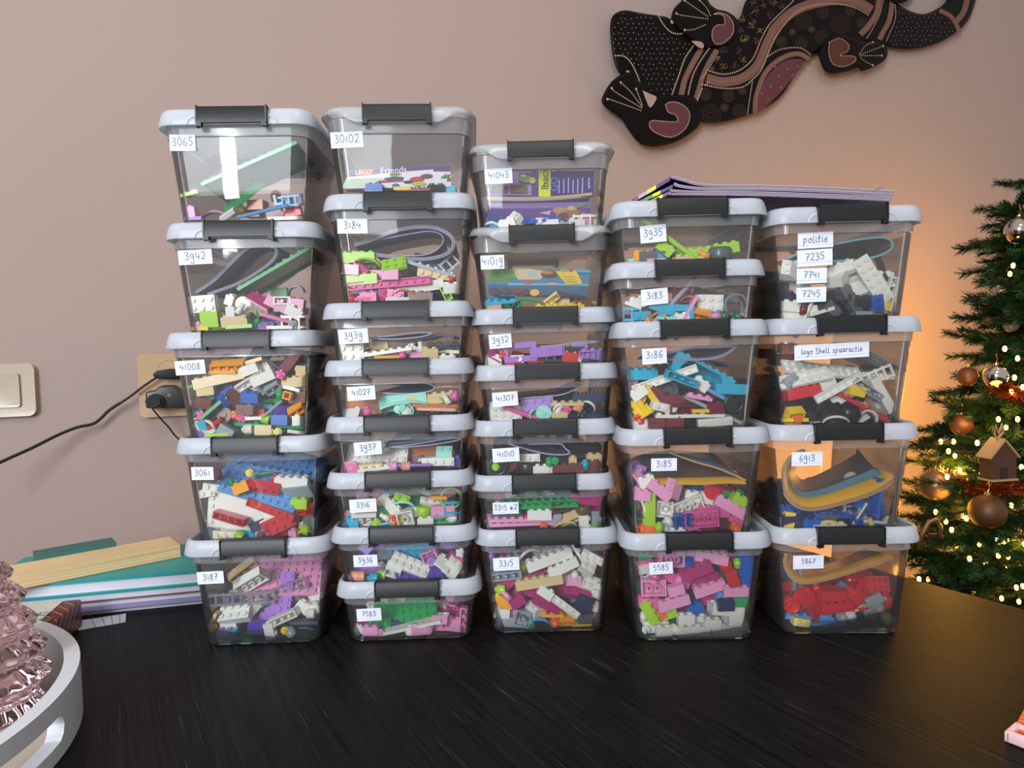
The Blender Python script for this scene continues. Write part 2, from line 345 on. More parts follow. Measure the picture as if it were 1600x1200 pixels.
def handwriting(txt, h, wid, parent, y=-.00035):
    tot = sum(G[c][0] for c in txt)+.12*(len(txt)-1); sc = min(h, wid/tot); x = -tot*sc/2; V = []; Fc = []; t = .00028
    rnd = random.Random(txt)
    for c in txt:
        gw, st = G[c]; dy = rnd.uniform(-.06, .06)*sc
        for pl in st:
            P = [(x+px*sc, (py-.45)*sc+dy) for px, py in pl]
            if len(P) > 2: P = [(v.x, v.y) for v in catmull([(a, b, 0) for a, b in P], 3)]
            for (ax, az), (bx, bz) in zip(P, P[1:]):
                L_ = sqrt((bx-ax)**2+(bz-az)**2) or 1e-6; nx, nz = -(bz-az)/L_*t, (bx-ax)/L_*t; ex, ez = (bx-ax)/L_*t*.6, (bz-az)/L_*t*.6; n0 = len(V)
                V += [(ax-ex+nx, y, az-ez+nz), (ax-ex-nx, y, az-ez-nz), (bx+ex-nx, y, bz+ez-nz), (bx+ex+nx, y, bz+ez+nz)]; Fc.append((n0, n0+1, n0+2, n0+3))
        x += (gw+.12)*sc
    return mesh_obj('handwriting', V, Fc, INK, parent)
BOX = {}
# columns bottom to top: kind, X, turn, [labels (text, x0, y0, x1, y1, tilt, text height mm)]
STACKS = [
 (.6300, -.0543, 'leftmost', [('L', -0.2514, 0.0329, '3187', [('3187', 311, 889, 353, 911, 1.2, 6)]), ('L', -0.2498, 0.0004, '3061', [('3061', 301.5, 727.5, 336.6, 750, -1, 6)]),
   ('L', -0.2530, 0.0151, '41008', [('41008', 277, 562, 324, 586, 2.5, 6)]), ('L', -0.2466, 0.0420, '3942', [('3942', 283, 391, 335, 415, 2, 7)]), ('L', -0.2452, 0.0315, '3065', [('3065', 269.7, 213, 309, 239, -1, 7)])]),
 (.6358, -.0367, 'second', [('S', -0.1051, 0.0205, '7583', [('7583', 558, 946.5, 597.6, 969, 1.5, 5)]), ('S', -0.1068, 0.0019, '3936', [('3936', 553, 864, 591.5, 885, 1, 5.5)]), ('S', -0.1093, 0.0121, '3316', [('3316', 547, 777, 590, 800, 2, 5.5)]),
   ('S', -0.107, 0.0017, '3937', [('3937', 554, 688, 598, 711, 3, 6)]), ('S', -0.1045, -0.0185, '41027', [('41027', 543, 602, 588, 626, 2.5, 5.5)]), ('S', -0.1048, 0.0037, '3939', [('3939', 530, 513, 577, 538, 2.5, 6.5)]),
   ('L', -0.1017, 0.0342, '3184', [('3184', 529, 343, 576, 367, -.5, 6.5)]), ('M', -0.1007, 0.0481, '30102', [('30102', 519, 209, 569, 234.5, 2, 7)])]),
 (.6485, -.0145, 'middle', [('L', 0.0342, -0.002, '3315', [('3315', 770, 868, 812, 891, 2, 6)]), ('S', 0.0331, -0.0141, '3315 #2', [('3315 #2', 769.5, 782.6, 811, 803, 1, 5.5)]), ('S', 0.0339, -0.0018, '41010', [('41010', 769, 698, 812, 722, 2.5, 5.5)]),
   ('S', 0.0369, 0.0004, '41307', [('41307', 769, 611, 809.6, 635, 3, 5.5)]), ('S', 0.0361, 0.0001, '3932', [('3932', 764, 521, 799.6, 545, 3.5, 6)]), ('M', 0.0338, 0.0052, '41019', [('41019', 751, 399, 788, 422, 1, 7)]), ('M', 0.0359, -0.0115, '41043', [('41043', 757.6, 264.4, 800.6, 289, 2, 6)])]),
 (.6150, -.0484, 'fourth', [('L', 0.177, -0.0239, '5585', [('5585', 1013, 875.6, 1051, 897, 3, 5.5)]), ('L', 0.1738, -0.0115, '3185', [('3185', 1015.6, 714, 1057, 736, 0, 6)]), ('L', 0.171, -0.0152, '3186', [('3186', 1002, 543, 1041, 569.6, 2.5, 6.5)]),
   ('S', 0.1684, -0.0351, '3183', [('3183', 1001, 450.5, 1043, 477, 4, 6)]), ('S', 0.1688, -0.0173, '3935', [('3935', 999, 352, 1040, 380.5, 4, 6.5)])]),
 (.6197, -.052, 'rightmost', [('L', 0.3228, -0.0318, '5867', [('5867', 1237, 865, 1286, 889, 1, 5)]), ('L', 0.3185, -0.0402, '6913', [('6913', 1235, 704, 1284, 728.5, 1, 6)]), ('L', 0.3158, -0.014, 'lego Shell spaaractie', [('lego Shell spaaractie', 1237.5, 535.6, 1356, 561.5, 2, 5)]),
   ('L', 0.312, 0.0037, 'politie', [('politie', 1243, 363.5, 1299, 389.4, 2, 6.5), ('7235', 1243, 389.5, 1299, 417, 2.5, 6.5), ('7741', 1243, 418.6, 1291, 443.8, 1, 6), ('7245', 1243.5, 448, 1291, 473, 1.5, 6)])])]
ORD = ['bottom', 'second from the bottom', 'third from the bottom', 'fourth from the bottom', 'fifth from the bottom', 'sixth from the bottom', 'seventh from the bottom', 'topmost']
for Y0, lean, which, items in STACKS:
    z = 0.0
    for i, (kd, X, rz, nm, labs) in enumerate(items):
        H, tm, lm, cm = PROTO[kd]; Yf = Y0+lean*(z+H-NEST-.3); yc = Yf+LD/2+.003
        root = empty('storage_box', (X, yc, z), rz)
        pos = ORD[i] if i < len(items)-1 else 'top'
        mark = 'police and three numbers' if nm == 'politie' else nm
        tag(root, 'clear lidded box marked %s, %s of the %s stack' % (nm, pos, which), 'box', 'clear clip-lid storage boxes stacked on the table')
        tub = link(bpy.data.objects.new('tub', tm), root); lid = link(bpy.data.objects.new('lid', lm), root)
        c1 = link(bpy.data.objects.new('clip', cm), root); c2 = link(bpy.data.objects.new('clip', cm), root); c2.rotation_euler.z = pi
        Mw = Matrix.Translation((X, yc, z)) @ Matrix.Rotation(rz, 4, 'Z'); Mi = Mw.inverted()
        hc = H-.0238; slope = .75*(.0167/.085 if hc > .04 else .21)/2
        for (txt, x0, y0, x1, y1, tilt, th) in labs:
            Pm = Mi @ at((x0+x1)/2, (y0+y1)/2, Y=Yf+.0145); wpx = (x1-x0)/F*Yf*1.0; hpx = (y1-y0)/F*Yf*.94
            yfl = -tub_d(tub_w(Pm.z, hc))/2
            lab = MB(); lab.box((-wpx/2, -.00022, -hpx/2), (wpx/2, 0, hpx/2)); lab.box((-wpx/2, -.0003, -.0042), (wpx/2, -.00021, -.0038), 1)
            lo_ = lab.build('paper_label', [PAPER, RULE], root); lo_.location = (Pm.x, yfl-.0002, Pm.z); lo_.rotation_euler = (-math.atan(slope)*-1, -radians(tilt), 0)
            lo_['label'] = 'white paper label with handwriting'
            handwriting(txt, th/1000, wpx*.9, lo_).location = (0, 0, hpx*.05)
        BOX[nm] = dict(M=Mw, Mi=Mi, Yf=Yf, H=H, z=z, X=X, rz=rz)
        z += H-NEST
# ---------------------------------------------------------------- small bricks inside the boxes
PAL = {'wh': ('white', (236, 234, 224)), 'ta': ('tan', (222, 196, 142)), 'pk': ('light pink', (236, 158, 200)), 'dp': ('magenta', (178, 40, 112)), 'hp': ('pink', (226, 92, 158)),
 'li': ('lime', (166, 214, 40)), 'gr': ('green', (28, 160, 82)), 'dg': ('dark green', (14, 108, 66)), 'bl': ('blue', (14, 92, 188)), 'mb': ('light blue', (98, 162, 222)),
 'az': ('turquoise', (28, 172, 206)), 'ye': ('yellow', (248, 206, 24)), 'or': ('orange', (244, 112, 30)), 'ro': ('amber', (250, 168, 26)), 're': ('red', (208, 22, 34)), 'dr': ('dark red', (122, 30, 48)),
 'br': ('brown', (112, 52, 38)), 'nb': ('nougat', (204, 124, 78)), 'lg': ('light grey', (160, 168, 174)), 'gy': ('dark grey', (84, 90, 96)), 'bk': ('black', (24, 26, 32)), 'pu': ('purple', (88, 58, 166)),
 'lv': ('lavender', (172, 122, 208)), 'mi': ('mint', (160, 226, 208)), 'co': ('salmon', (240, 160, 124)), 'db': ('navy', (26, 44, 84)), 'cy': ('cream yellow', (244, 226, 140)), 'tc': ('clear', (214, 214, 220)), 'tg': ('gold', (196, 160, 50))}
def cmat(k):
    n, c = PAL[k]
    if k == 'tc' or k == 'tg': return MATS.get('toy_'+k) or plastic_sheet('toy_'+k, (.9, .9, .92, 1) if k == 'tc' else (.8, .62, .2, 1), .62, s2l(c), .05, 1.2)
    return mat('toy_'+k, c, .28, .5)
NUMW = {1: 'one', 2: 'two', 3: 'three', 4: 'four', 5: 'five', 6: 'six', 8: 'eight'}
S = .008; BM = {}
def studs(m, N, M, z, skip=None):
    for i in range(M):
        for j in range(N):
            if skip and skip(i, j): continue
            m.cyl(((i-(M-1)/2)*S, (j-(N-1)/2)*S, z), .0024, .0017, 9)
def shell(m, N, M, h, tubes=True):
    a, b = M*S/2-.0001, N*S/2-.0001; t = .0013; a2, b2 = a-t, b-t; z1 = h-.0011
    V = [(-a,-b,0),(a,-b,0),(a,b,0),(-a,b,0),(-a,-b,h),(a,-b,h),(a,b,h),(-a,b,h),(-a2,-b2,0),(a2,-b2,0),(a2,b2,0),(-a2,b2,0),(-a2,-b2,z1),(a2,-b2,z1),(a2,b2,z1),(-a2,b2,z1)]
    m.add(V, [(4,5,6,7),(0,1,5,4),(1,2,6,5),(2,3,7,6),(3,0,4,7),(9,8,12,13),(10,9,13,14),(11,10,14,15),(8,11,15,12),(15,14,13,12),(8,9,1,0),(9,10,2,1),(10,11,3,2),(11,8,0,3)])
    if tubes:
        if N > 1 and M > 1:
            for i in range(M-1):
                for j in range(N-1):
                    cx, cy = (i-(M-2)/2)*S, (j-(N-2)/2)*S; n = 10; V = []; k0 = []
                    for r_, z_ in ((.0032, z1), (.0032, .0002), (.0023, .0002), (.0023, z1)):
                        V += [(cx+r_*cos(2*pi*k/n), cy+r_*sin(2*pi*k/n), z_) for k in range(n)]
                    m.add(V, [(q*n+k, (q+1)*n+k, (q+1)*n+(k+1) % n, q*n+(k+1) % n) for q in range(3) for k in range(n)])
        else:
            L_ = max(N, M)
            for i in range(L_-1):
                c = (i-(L_-2)/2)*S; cx, cy = (c, 0) if M > N else (0, c); n = 8
                V = [(cx+.0016*cos(2*pi*k/n), cy+.0016*sin(2*pi*k/n), z_) for z_ in (z1, .0002) for k in range(n)]
                m.add(V, [(k, n+k, n+(k+1) % n, (k+1) % n) for k in range(n)]+[tuple(reversed(range(n, 2*n)))])
def piece(code):
    if code in BM: return BM[code]
    m = MB(); c = code[0]; N, M = (int(code[1]), int(code[2:], 16)) if len(code) > 2 else (1, 1)
    if c == 'b': shell(m, N, M, .0096); studs(m, N, M, .0096)
    elif c == 'p': shell(m, N, M, .0032, N*M < 40); studs(m, N, M, .0032)
    elif c == 'e': shell(m, N, M, .0032, False); studs(m, N, M, .0032, lambda i, j: 0 < i < M-1 and 0 < j < N-1)   # plate with studs round the rim only
    elif c == 't': shell(m, N, M, .0032)
    elif c == 'j': shell(m, N, M, .0096)                                          # smooth block
    elif c == 's':
        a, b = M*S/2-.0001, N*S/2; h = .0096
        m.add([(-a,-b,0),(a,-b,0),(a,b,0),(-a,b,0),(-a,-b,.0016),(a,-b,.0016),(a,b-.008,h),(-a,b-.008,h),(a,b,h),(-a,b,h)],
              [(3,2,1,0),(0,1,5,4),(4,5,6,7),(7,6,8,9),(2,3,9,8),(1,2,8,6,5),(3,0,4,7,9)])
        for i in range(M): m.cyl(((i-(M-1)/2)*S, b-.004, h), .0024, .0017, 9)
        m.V = m.V; 
    elif c == 'n':                                                                # inverted slope seen hollow
        shell(m, N, M, .0096, False); m.cyl((0, 0, .001), .0030, .006, 10)
    elif c == 'r':
        m.cyl((0, 0, 0), .0030, .0012, 12, bottom=True); m.cyl((0, 0, .0012), .0039, .0072, 12, bottom=True); m.cyl((0, 0, .0084), .0024, .0017, 10)
    elif c == 'o': m.cyl((0, 0, 0), .0039, .0032, 12, bottom=True); m.cyl((0, 0, .0032), .0024, .0017, 10)
    elif c == 'd': m.cyl((0, 0, 0), .0040, .0045, 14, r2=.0079, bottom=True); m.cyl((0, 0, .0045), .0079, .0008, 14, r2=.0072); m.cyl((0, 0, .0053), .0024, .0012, 9)
    elif c == 'h': m.cyl((0, 0, 0), .0042, .0012, 12, r2=.0050, bottom=True); m.cyl((0, 0, .0012), .0050, .0062, 12); m.cyl((0, 0, .0074), .0050, .0012, 12, r2=.0038); m.cyl((0, 0, .0086), .0024, .0017, 9)
    elif c == 'f':
        for k in range(5):
            a = 2*pi*k/5; m.sphere((.0032*cos(a), .0032*sin(a), .0012), .0024, 7, 4, sq=(1, 1, .5))
        m.cyl((0, 0, 0), .002, .0034, 8, bottom=True)
    elif c == 'l':                                                                # leafy stem piece
        m.cyl((0, 0, 0), .0028, .004, 8, bottom=True)
        for k in range(3):
            a = 2*pi*k/3; T = Matrix.Translation((0, 0, .003)) @ Matrix.Rotation(a, 4, 'Z') @ Matrix.Rotation(radians(-40), 4, 'Y')
            m.add([(0,-.001,0),(.006,-.0032,.0004),(.014,0,.0002),(.006,.0032,.0004),(0,.001,0),(.006,0,.0018),(.006,0,-.0008)], [(0,1,5),(1,2,5),(2,3,5),(3,4,5),(4,0,5),(1,0,6),(2,1,6),(3,2,6),(4,3,6),(0,4,6)], 0, T)
    elif c == 'y':                                                                # ribbed tyre
        n = 24; prof = [(.006, -.006), (.0095, -.0066), (.0112, -.0045), (.0112, .0045), (.0095, .0066), (.006, .006)]
        V = []
        for k in range(n):
            a = 2*pi*k/n; q = 1.0 if k % 2 else .94
            V += [((r_*(q if r_ > .01 else 1))*cos(a), (r_*(q if r_ > .01 else 1))*sin(a), z_) for r_, z_ in prof]
        m.add(V, [((k*6+i), ((k+1) % n)*6+i, ((k+1) % n)*6+(i+1) % 6, k*6+(i+1) % 6) for k in range(n) for i in range(6)])
        m.cyl((0, 0, -.003), .0056, .006, 12, bottom=True)
    elif c == 'c': m.cyl((0, 0, 0), .0036, .0085, 10, r2=.0022, bottom=True); m.cyl((0, 0, .0085), .0024, .0017, 8)
    elif c == 'g':                                                                # open cup
        n = 12; prof = [(.004, 0), (.0072, .004), (.0078, .011), (.0068, .011), (.0062, .005), (.002, .0018)]
        V = [(r_*cos(2*pi*k/n), r_*sin(2*pi*k/n), z_) for r_, z_ in prof for k in range(n)]
        m.add(V, [(q*n+k, q*n+(k+1) % n, (q+1)*n+(k+1) % n, (q+1)*n+k) for q in range(5) for k in range(n)]+[tuple(reversed(range(n))), tuple(range(5*n, 6*n))])
    elif c == 'k': m.tube([(-M*S/2, 0, .0016), (M*S/2, 0, .0016)], .0016, 7)       # bar
    elif c == 'a':                                                                # arch brick
        w_ = M*S/2; n = 8; top = [(-w_, .0096*N), (w_, .0096*N)]; r_ = w_-.008
        P = [(w_, 0), (w_-.008+.0001, 0)] + [(r_*cos(pi*k/n), min(r_*sin(pi*k/n), .0096*N-.0025)) for k in range(1, n)] + [(-w_+.008, 0), (-w_, 0)]
        P = [(-w_, .0096*N)] + [(w_, .0096*N)] + P
        k_ = len(P); V = [(x, y, z) for y in (-.0039, .0039) for x, z in P]
        m.add(V, [tuple(range(k_)), tuple(reversed(range(k_, 2*k_)))]+[((i+1) % k_, i, k_+i, k_+(i+1) % k_) for i in range(k_)])
        for i in range(M): m.cyl(((i-(M-1)/2)*S, 0, .0096*N), .0024, .0017, 8)
    elif c == 'v':                                                                # wall panel with window openings
        hh = .0192; w_ = M*S/2; x = -w_
        for i in range(N):
            x0 = -w_+i*2*w_/N; x1 = x0+2*w_/N; m.box((x0, -.004, 0), (x0+.0042, .004, hh)); m.box((x1-.0042, -.004, 0), (x1, .004, hh)); m.box((x0+.0042, -.004, 0), (x1-.0042, .004, .0058)); m.box((x0+.0042, -.004, hh-.0058), (x1-.0042, .004, hh))
    elif c == 'x':                                                                # bracket with a clip
        m.box((-.008, -.004, 0), (.008, .004, .0022)); m.box((-.008, -.004, .0022), (-.0055, .004, .010)); m.box((.0055, -.004, .0022), (.008, .004, .007)); m.cyl((0, 0, .0022), .0024, .0017, 8); m.box((-.0055, -.0012, .0065), (.003, .0012, .0085))
    elif c == 'z':                                                                # fence / lattice
        for i in range(M+1): m.box((-M*S/2+i*S-.0009, -.0012, 0), (-M*S/2+i*S+.0009, .0012, .014))
        for zz_ in (.001, .011): m.box((-M*S/2, -.0013, zz_), (M*S/2, .0013, zz_+.0022))
    elif c == 'i':                                                                # ring
        n = 18; V = []
        for k in range(n):
            a = 2*pi*k/n
            for q in range(5): b_ = 2*pi*q/5; V.append(((.010+.0013*cos(b_))*cos(a), (.010+.0013*cos(b_))*sin(a), .0013*sin(b_)+.0013))
        m.add(V, [(k*5+q, ((k+1) % n)*5+q, ((k+1) % n)*5+(q+1) % 5, k*5+(q+1) % 5) for k in range(n) for q in range(5)])
    elif c == 'w':                                                                # tile with pressed ribs, a grille
        m.box((-.008*M/2, -.004*N, 0), (.008*M/2, .004*N, .0022))
        for i in range(4*M): m.box((-.004*M+i*.002+.0003, -.004*N, .0022), (-.004*M+i*.002+.0012, .004*N, .0032))
    elif c == 'u':                                                                # curved shell part
        n = 8; V = []; L_ = M*S/2
        for y in (-.004*N, .004*N):
            for r_ in (.0125, .0108): V += [(L_*cos(pi*k/n), y, r_*.62*sin(pi*k/n)*(1 if r_ > .012 else .8)) for k in range(n+1)]
        q = n+1; Fc = []
        for k in range(n): Fc += [(k+1, k, 2*q+k, 2*q+k+1), (q+k, q+k+1, 3*q+k+1, 3*q+k), (k, k+1, q+k+1, q+k), (2*q+k+1, 2*q+k, 3*q+k, 3*q+k+1)]
        m.add(V, Fc)
    me = bpy.data.meshes.new(code); me.from_pydata([tuple(v) for v in m.V], [], m.F)
    me.materials.append(None); BM[code] = me
    if c in 'rodhfygciu': me.polygons.foreach_set('use_smooth', [len(p.vertices) == 4 for p in me.polygons])
    return me
KIND = {'b': ('toy_brick', 'brick'), 'p': ('studded_plate', 'plate'), 'e': ('studded_plate', 'plate with studs round its rim'), 't': ('smooth_tile', 'flat tile'), 'j': ('smooth_block', 'smooth block'), 's': ('sloped_brick', 'sloped brick'),
 'n': ('hollow_brick', 'hollow brick'), 'r': ('round_brick', 'round brick'), 'o': ('round_stud', 'round stud'), 'd': ('dish_piece', 'dish'), 'h': ('peg_piece', 'round peg'), 'f': ('flower_piece', 'flower'), 'l': ('plant_sprig', 'leafy stem'),
 'y': ('ribbed_rubber_ring', 'ribbed tyre'), 'c': ('cone_piece', 'cone'), 'g': ('toy_cup', 'open cup'), 'k': ('toy_bar', 'thin bar'), 'a': ('arch_brick', 'arch brick'), 'v': ('window_panel', 'window panel'), 'x': ('bracket_piece', 'clip bracket'),
 'z': ('fence_piece', 'fence'), 'i': ('ring_piece', 'ring'), 'w': ('grille_tile', 'ribbed grille'), 'u': ('curved_piece', 'curved piece')}
FACE = {'F': Matrix.Identity(4), 'E': Matrix.Rotation(pi/2, 4, 'Z'), 'T': Matrix.Rotation(pi/2, 4, 'X'), 'U': Matrix.Rotation(-pi/2, 4, 'X'),
        'Q': Matrix.Rotation(radians(42), 4, 'X'), 'V': Matrix.Rotation(radians(-50), 4, 'X'), 'R': Matrix.Rotation(radians(60), 4, 'X') @ Matrix.Rotation(radians(55), 4, 'Z'), 'K': Matrix.Rotation(radians(22), 4, 'X') @ Matrix.Rotation(radians(35), 4, 'Z')}
FW = {'F': 'side on', 'E': 'end on', 'T': 'studs facing out', 'U': 'underside facing out', 'Q': 'tilted back', 'V': 'hollow underside tipped out', 'R': 'turned on its corner', 'K': 'turned half away'}
SW = ['bottom', 'second', 'third', 'fourth', 'fifth', 'sixth', 'seventh', 'top']
BPH = {}
for Y0, lean, which, items in STACKS:
    for i, it_ in enumerate(items):
        up = 'top' if i == len(items)-1 else SW[i]
        BPH[it_[3]] = "%s stack's %s box" % (which, up)
LAB = {}; NITEM = 0
def put(box, code, col, face, px, py, ang, layer=0, sc=1.0):
    global NITEM
    N_ = int(code[1]) if len(code) > 2 else 0
    B = BOX[box]; me = piece(code)
    rnd = random.Random(NITEM*7+3); NITEM += 1
    L_ = B['Mi'] @ at(px, py, Y=B['Yf']+.019+layer*.010)
    R_ = Matrix.Rotation(-radians(ang), 4, 'Y') @ Matrix.Rotation(radians(rnd.uniform(-5, 5)), 4, 'X') @ Matrix.Rotation(radians(rnd.uniform(-7, 7)), 4, 'Z') @ FACE[face]
    if sc != 1.0: R_ = R_ @ Matrix.Scale(sc, 4)
    pts = [R_ @ v.co for v in me.vertices]
    lo = Vector((min(p.x for p in pts), min(p.y for p in pts), min(p.z for p in pts))); hi = Vector((max(p.x for p in pts), max(p.y for p in pts), max(p.z for p in pts)))
    c = (lo+hi)/2; hc = B['H']-.0238
    z = max(L_.z-c.z, .0030-lo.z); z = min(z, B['H']-NEST-.003-hi.z)
    zmin = z+lo.z; hw = tub_w(max(zmin, 0), hc)/2-.0030
    x = L_.x-c.x
    x = max(x, -hw-lo.x); x = min(x, hw-hi.x)
    yw = -tub_d(tub_w(max(zmin, 0), hc))/2+.0020
    y = yw+layer*.010-lo.y
    if layer == 0 and abs(x+c.x)+(hi.x-lo.x)/2 > hw-.009: y += .0035
    o = bpy.data.objects.new('narrow_brick' if code[0] == 'b' and N_ == 1 else KIND[code[0]][0], me); COL.objects.link(o)
    o.material_slots[0].link = 'OBJECT'; o.material_slots[0].material = cmat(col)
    o.matrix_world = B['M'] @ Matrix.Translation((x, y, z)) @ R_
    c0 = code[0]; size = ''
    if len(code) > 2 and c0 in 'bptjsna': size = '%s-by-%s ' % (NUMW.get(int(code[1]), code[1]), NUMW.get(int(code[2:], 16), str(int(code[2:], 16))))
    cz = (z+c.z)/(B['H']-.01); cx = (x+c.x)/.06
    vw = 'low' if cz < .33 else 'halfway up' if cz < .6 else 'high'
    hwd = 'far left' if cx < -.7 else 'left' if cx < -.4 else 'left of centre' if cx < -.12 else 'centred' if cx < .12 else 'right of centre' if cx < .4 else 'right' if cx < .7 else 'far right'
    hasf = c0 in 'bptjsne'
    o['category'] = KIND[c0][1] if len(KIND[c0][1].split()) < 3 else 'plate'
    LAB.setdefault(('%s %s%s%s' % (PAL[col][0], size, KIND[c0][1], '' if not hasf else ' '+FW[face]), vw+' '+hwd if False else vw+', '+hwd, BPH[box]), []).append(o)
    return o
def items(box, ox, oy, z, txt):
    for it_ in txt.split(';'):
        w_ = it_.split()
        if not w_: continue
        put(box, w_[0], w_[1], w_[2], ox+float(w_[3])/z, oy+float(w_[4])/z, float(w_[5]), float(w_[6]) if len(w_) > 6 else 0, float(w_[7]) if len(w_) > 7 else 1.0)
Z3, Z2 = 5.3333, 5.7143
items('3065', 220, 140, Z3, "p8c gr F 900 620 23;p26 gr Q 850 880 38 3;p12 li F 370 862 15;b12 pk E 400 1010 5;t12 wh Q 712 1035 30;k16 mb F 1010 1012 12;x mb F 1180 925 10 1;z13 mb F 1255 915 4 0 .8;r tg F 828 1000 20;j12 re F 1262 1015 10 1;b12 dr F 1120 1030 -8 2;t14 wh F 1190 1066 1;h br F 1120 880 5 3;j22 nb F 960 960 0 4;t12 lv F 430 1068 0;o tg T 760 1020 0 1;b22 br F 930 1010 0 5;u13 pk F 620 1040 0 4")
items('3942', 230, 320, Z3, "p8a gr F 1050 530 30 1;b23 wh T 425 825 4;t22 li T 505 950 3;b13 ta F 720 965 4;l dg F 880 960 10;l gr F 945 930 -40;b12 wh E 690 790 -20 1;b11 wh F 690 885 0;c wh F 770 870 -35;d wh T 800 830 0 1;s23 dp F 930 800 -32 1;b24 dp F 1110 850 -28 1;b12 dp F 1235 820 -8 1;b23 dp F 1390 900 -2 2;t14 hp F 1070 945 -16;b12 wh U 1120 800 0 1;b12 wh F 1205 890 -32;b11 lg T 1200 995 -5;d lv Q 975 1003 0;t13 wh F 1100 1022 0;p13 li F 760 1012 3;b22 re F 1440 975 0 3;b12 db F 1050 985 -10 1;z13 wh F 1285 975 0;f pk T 385 1015 0;l li F 600 870 20 1;t12 ye F 430 1030 0;u12 lg F 1240 700 0 4;b22 dr F 1160 960 0 3;s22 bk F 640 960 10 3;b12 lg F 940 1010 0 1;j22 gr F 1100 730 0 5")
items('41008', 240, 500, Z3, "b14 ro V 620 380 2;p14 ro F 560 425 0;t12 ro F 850 340 15;b16 ta F 545 490 12;b12 ta F 435 580 5;j12 wh F 810 410 20;t14 wh V 800 510 30;b13 wh F 915 480 22;b12 wh F 915 410 30 1;b12 lg V 985 560 30;s22 lg F 880 560 -30 1;b24 dr F 1120 380 50 1;f hp T 1065 455 0;b13 ta F 1165 515 3;b24 ta F 1310 510 85 1;t12 wh F 1145 575 -15;p8a az Q 1100 300 -8 4;b22 bl K 570 650 25;b12 bl F 620 610 35 1;b12 br V 665 650 -40;b22 bl F 800 640 -2;l gr F 960 640 60;r gr F 1050 620 0;b11 ro U 1115 630 -20;b22 br F 1190 650 0 1;j22 db F 1270 650 -30 2;l li F 300 520 60;b24 gy F 340 600 -20 2;b12 br F 410 690 -10;b11 cy F 485 680 0 1;t14 gr F 500 730 40;t14 dg F 325 730 38;b12 bk F 320 775 30 1;f hp T 385 800 0;f dp T 290 850 0 1;u13 wh F 340 870 -20;p13 wh Q 385 915 -28;j11 az F 395 880 20;k12 re F 470 885 35 0 1.5;t14 br F 465 800 38 1;b12 br F 755 745 -5;d br T 590 790 0 1;b22 br F 540 860 20 1;f or T 690 790 0;f hp T 740 815 0;j12 re F 865 785 0 1;t12 wh F 835 820 0;h li F 920 825 70;p28 gr F 940 880 -5;b12 bl F 1048 830 -2;b11 wh F 1180 840 0;b12 ro V 1195 755 30;b12 az F 930 735 -10 2;b24 pu F 1050 740 0 2;k13 lg F 990 740 40;j12 lg F 600 930 -30;t13 li F 530 960 0;h wh F 770 915 90;j12 ta F 910 920 -3;o cy T 965 935 0;o cy T 1030 935 0;t12 wh F 1170 940 -10;b22 pu F 340 950 0 1;b22 br F 1330 800 80 3;b23 br F 1400 650 80 4;b22 dp F 1310 900 0 3;p26 ta F 1440 300 2 4;u12 dr F 620 310 0 3;b24 br F 900 690 0 3")
items('3061', 250, 660, Z3, "p8c mb Q 1080 380 -14 2;p8a mb F 1350 400 -12 4;p68 mb V 760 420 30 4;l gr F 600 520 10;o ye T 755 415 0 2;b24 wh F 1090 495 -4 1;b12 re F 1000 490 -40 2;b14 re V 850 545 -12;b12 ro F 680 540 20;p2a mb Q 800 620 -16;b12 wh T 425 545 -10 1;b12 wh T 380 590 10 1;e68 wh T 565 790 -7 1;b14 re U 570 805 -16;s24 lg V 1115 600 5;b22 li F 1150 680 -3;b22 gy F 1300 620 0 2;p16 re U 920 730 -22;b13 re V 1160 740 0;b24 re T 975 855 24;s23 re F 960 930 10 1;b22 re F 1130 800 10 2;b11 pk F 1105 935 2;h li F 1190 910 60;u12 ye F 1225 940 10;f wh T 1190 865 0 1;b22 gy F 1240 840 80 1;d gy T 365 950 0;b12 tc F 420 945 0;b13 wh T 535 945 -4;u13 ye F 540 975 0;h li F 640 955 60;b12 az F 720 950 0 1;o dr T 830 945 0;b11 db F 890 940 20;b24 br F 780 960 0 3;j22 wh F 880 790 -10 2;t24 wh F 860 830 30 1;c dr F 500 430 0 2;b12 db F 810 860 20 1;b24 br F 1400 640 85 4;u14 gr F 850 470 20 3;b22 re F 350 880 0 2;c re F 520 470 30 3;b22 br F 1380 800 0 5")
items('3187', 260, 820, Z3, "p8a pk Q 1060 430 -2 2;p8a pk F 1300 480 -4 7;b24 wh V 690 480 30 1;b26 wh K 740 640 34 1;b24 wh Q 545 780 8;j12 wh F 520 850 12 1;p26 lv R 960 640 36 1;b12 pu V 740 870 0;b14 wh U 960 790 24;b12 wh F 860 910 -80;o ye T 362 870 10;t12 ta F 362 800 60;b11 az U 548 920 0;b12 lv F 475 930 0;t14 gr F 560 968 -2;o ye T 980 890 0;h lg F 1020 930 30;b22 wh F 1210 700 10 1;h wh F 1180 765 90;s22 wh F 1260 600 30 2;t14 gy F 1160 820 0 1;u14 db F 1140 890 0 1;b24 pu F 1320 760 80 3;a18 tc F 450 620 0 3;z18 tc F 480 620 0 1;z18 tc F 900 590 20 2;b24 ta V 640 400 35 4;z16 tc T 980 560 10 2;o tg T 390 680 0 1;b24 pu F 620 720 0 4;b22 wh F 1280 640 0 4;b24 lv F 830 760 40 2;b12 wh F 1140 700 -40 1;j24 db F 720 940 0 3;b22 lg F 1190 860 0 3;u14 gr F 960 660 20 5;s24 pu F 890 880 0 3")
items('30102', 480, 140, Z2, "b12 bl F 600 888 0;t14 pu F 720 890 0 1;t12 ye F 850 890 0;p14 dr F 950 888 0;b12 bk F 1150 885 0;b13 az F 1215 888 3;t12 pk F 430 890 0 1")
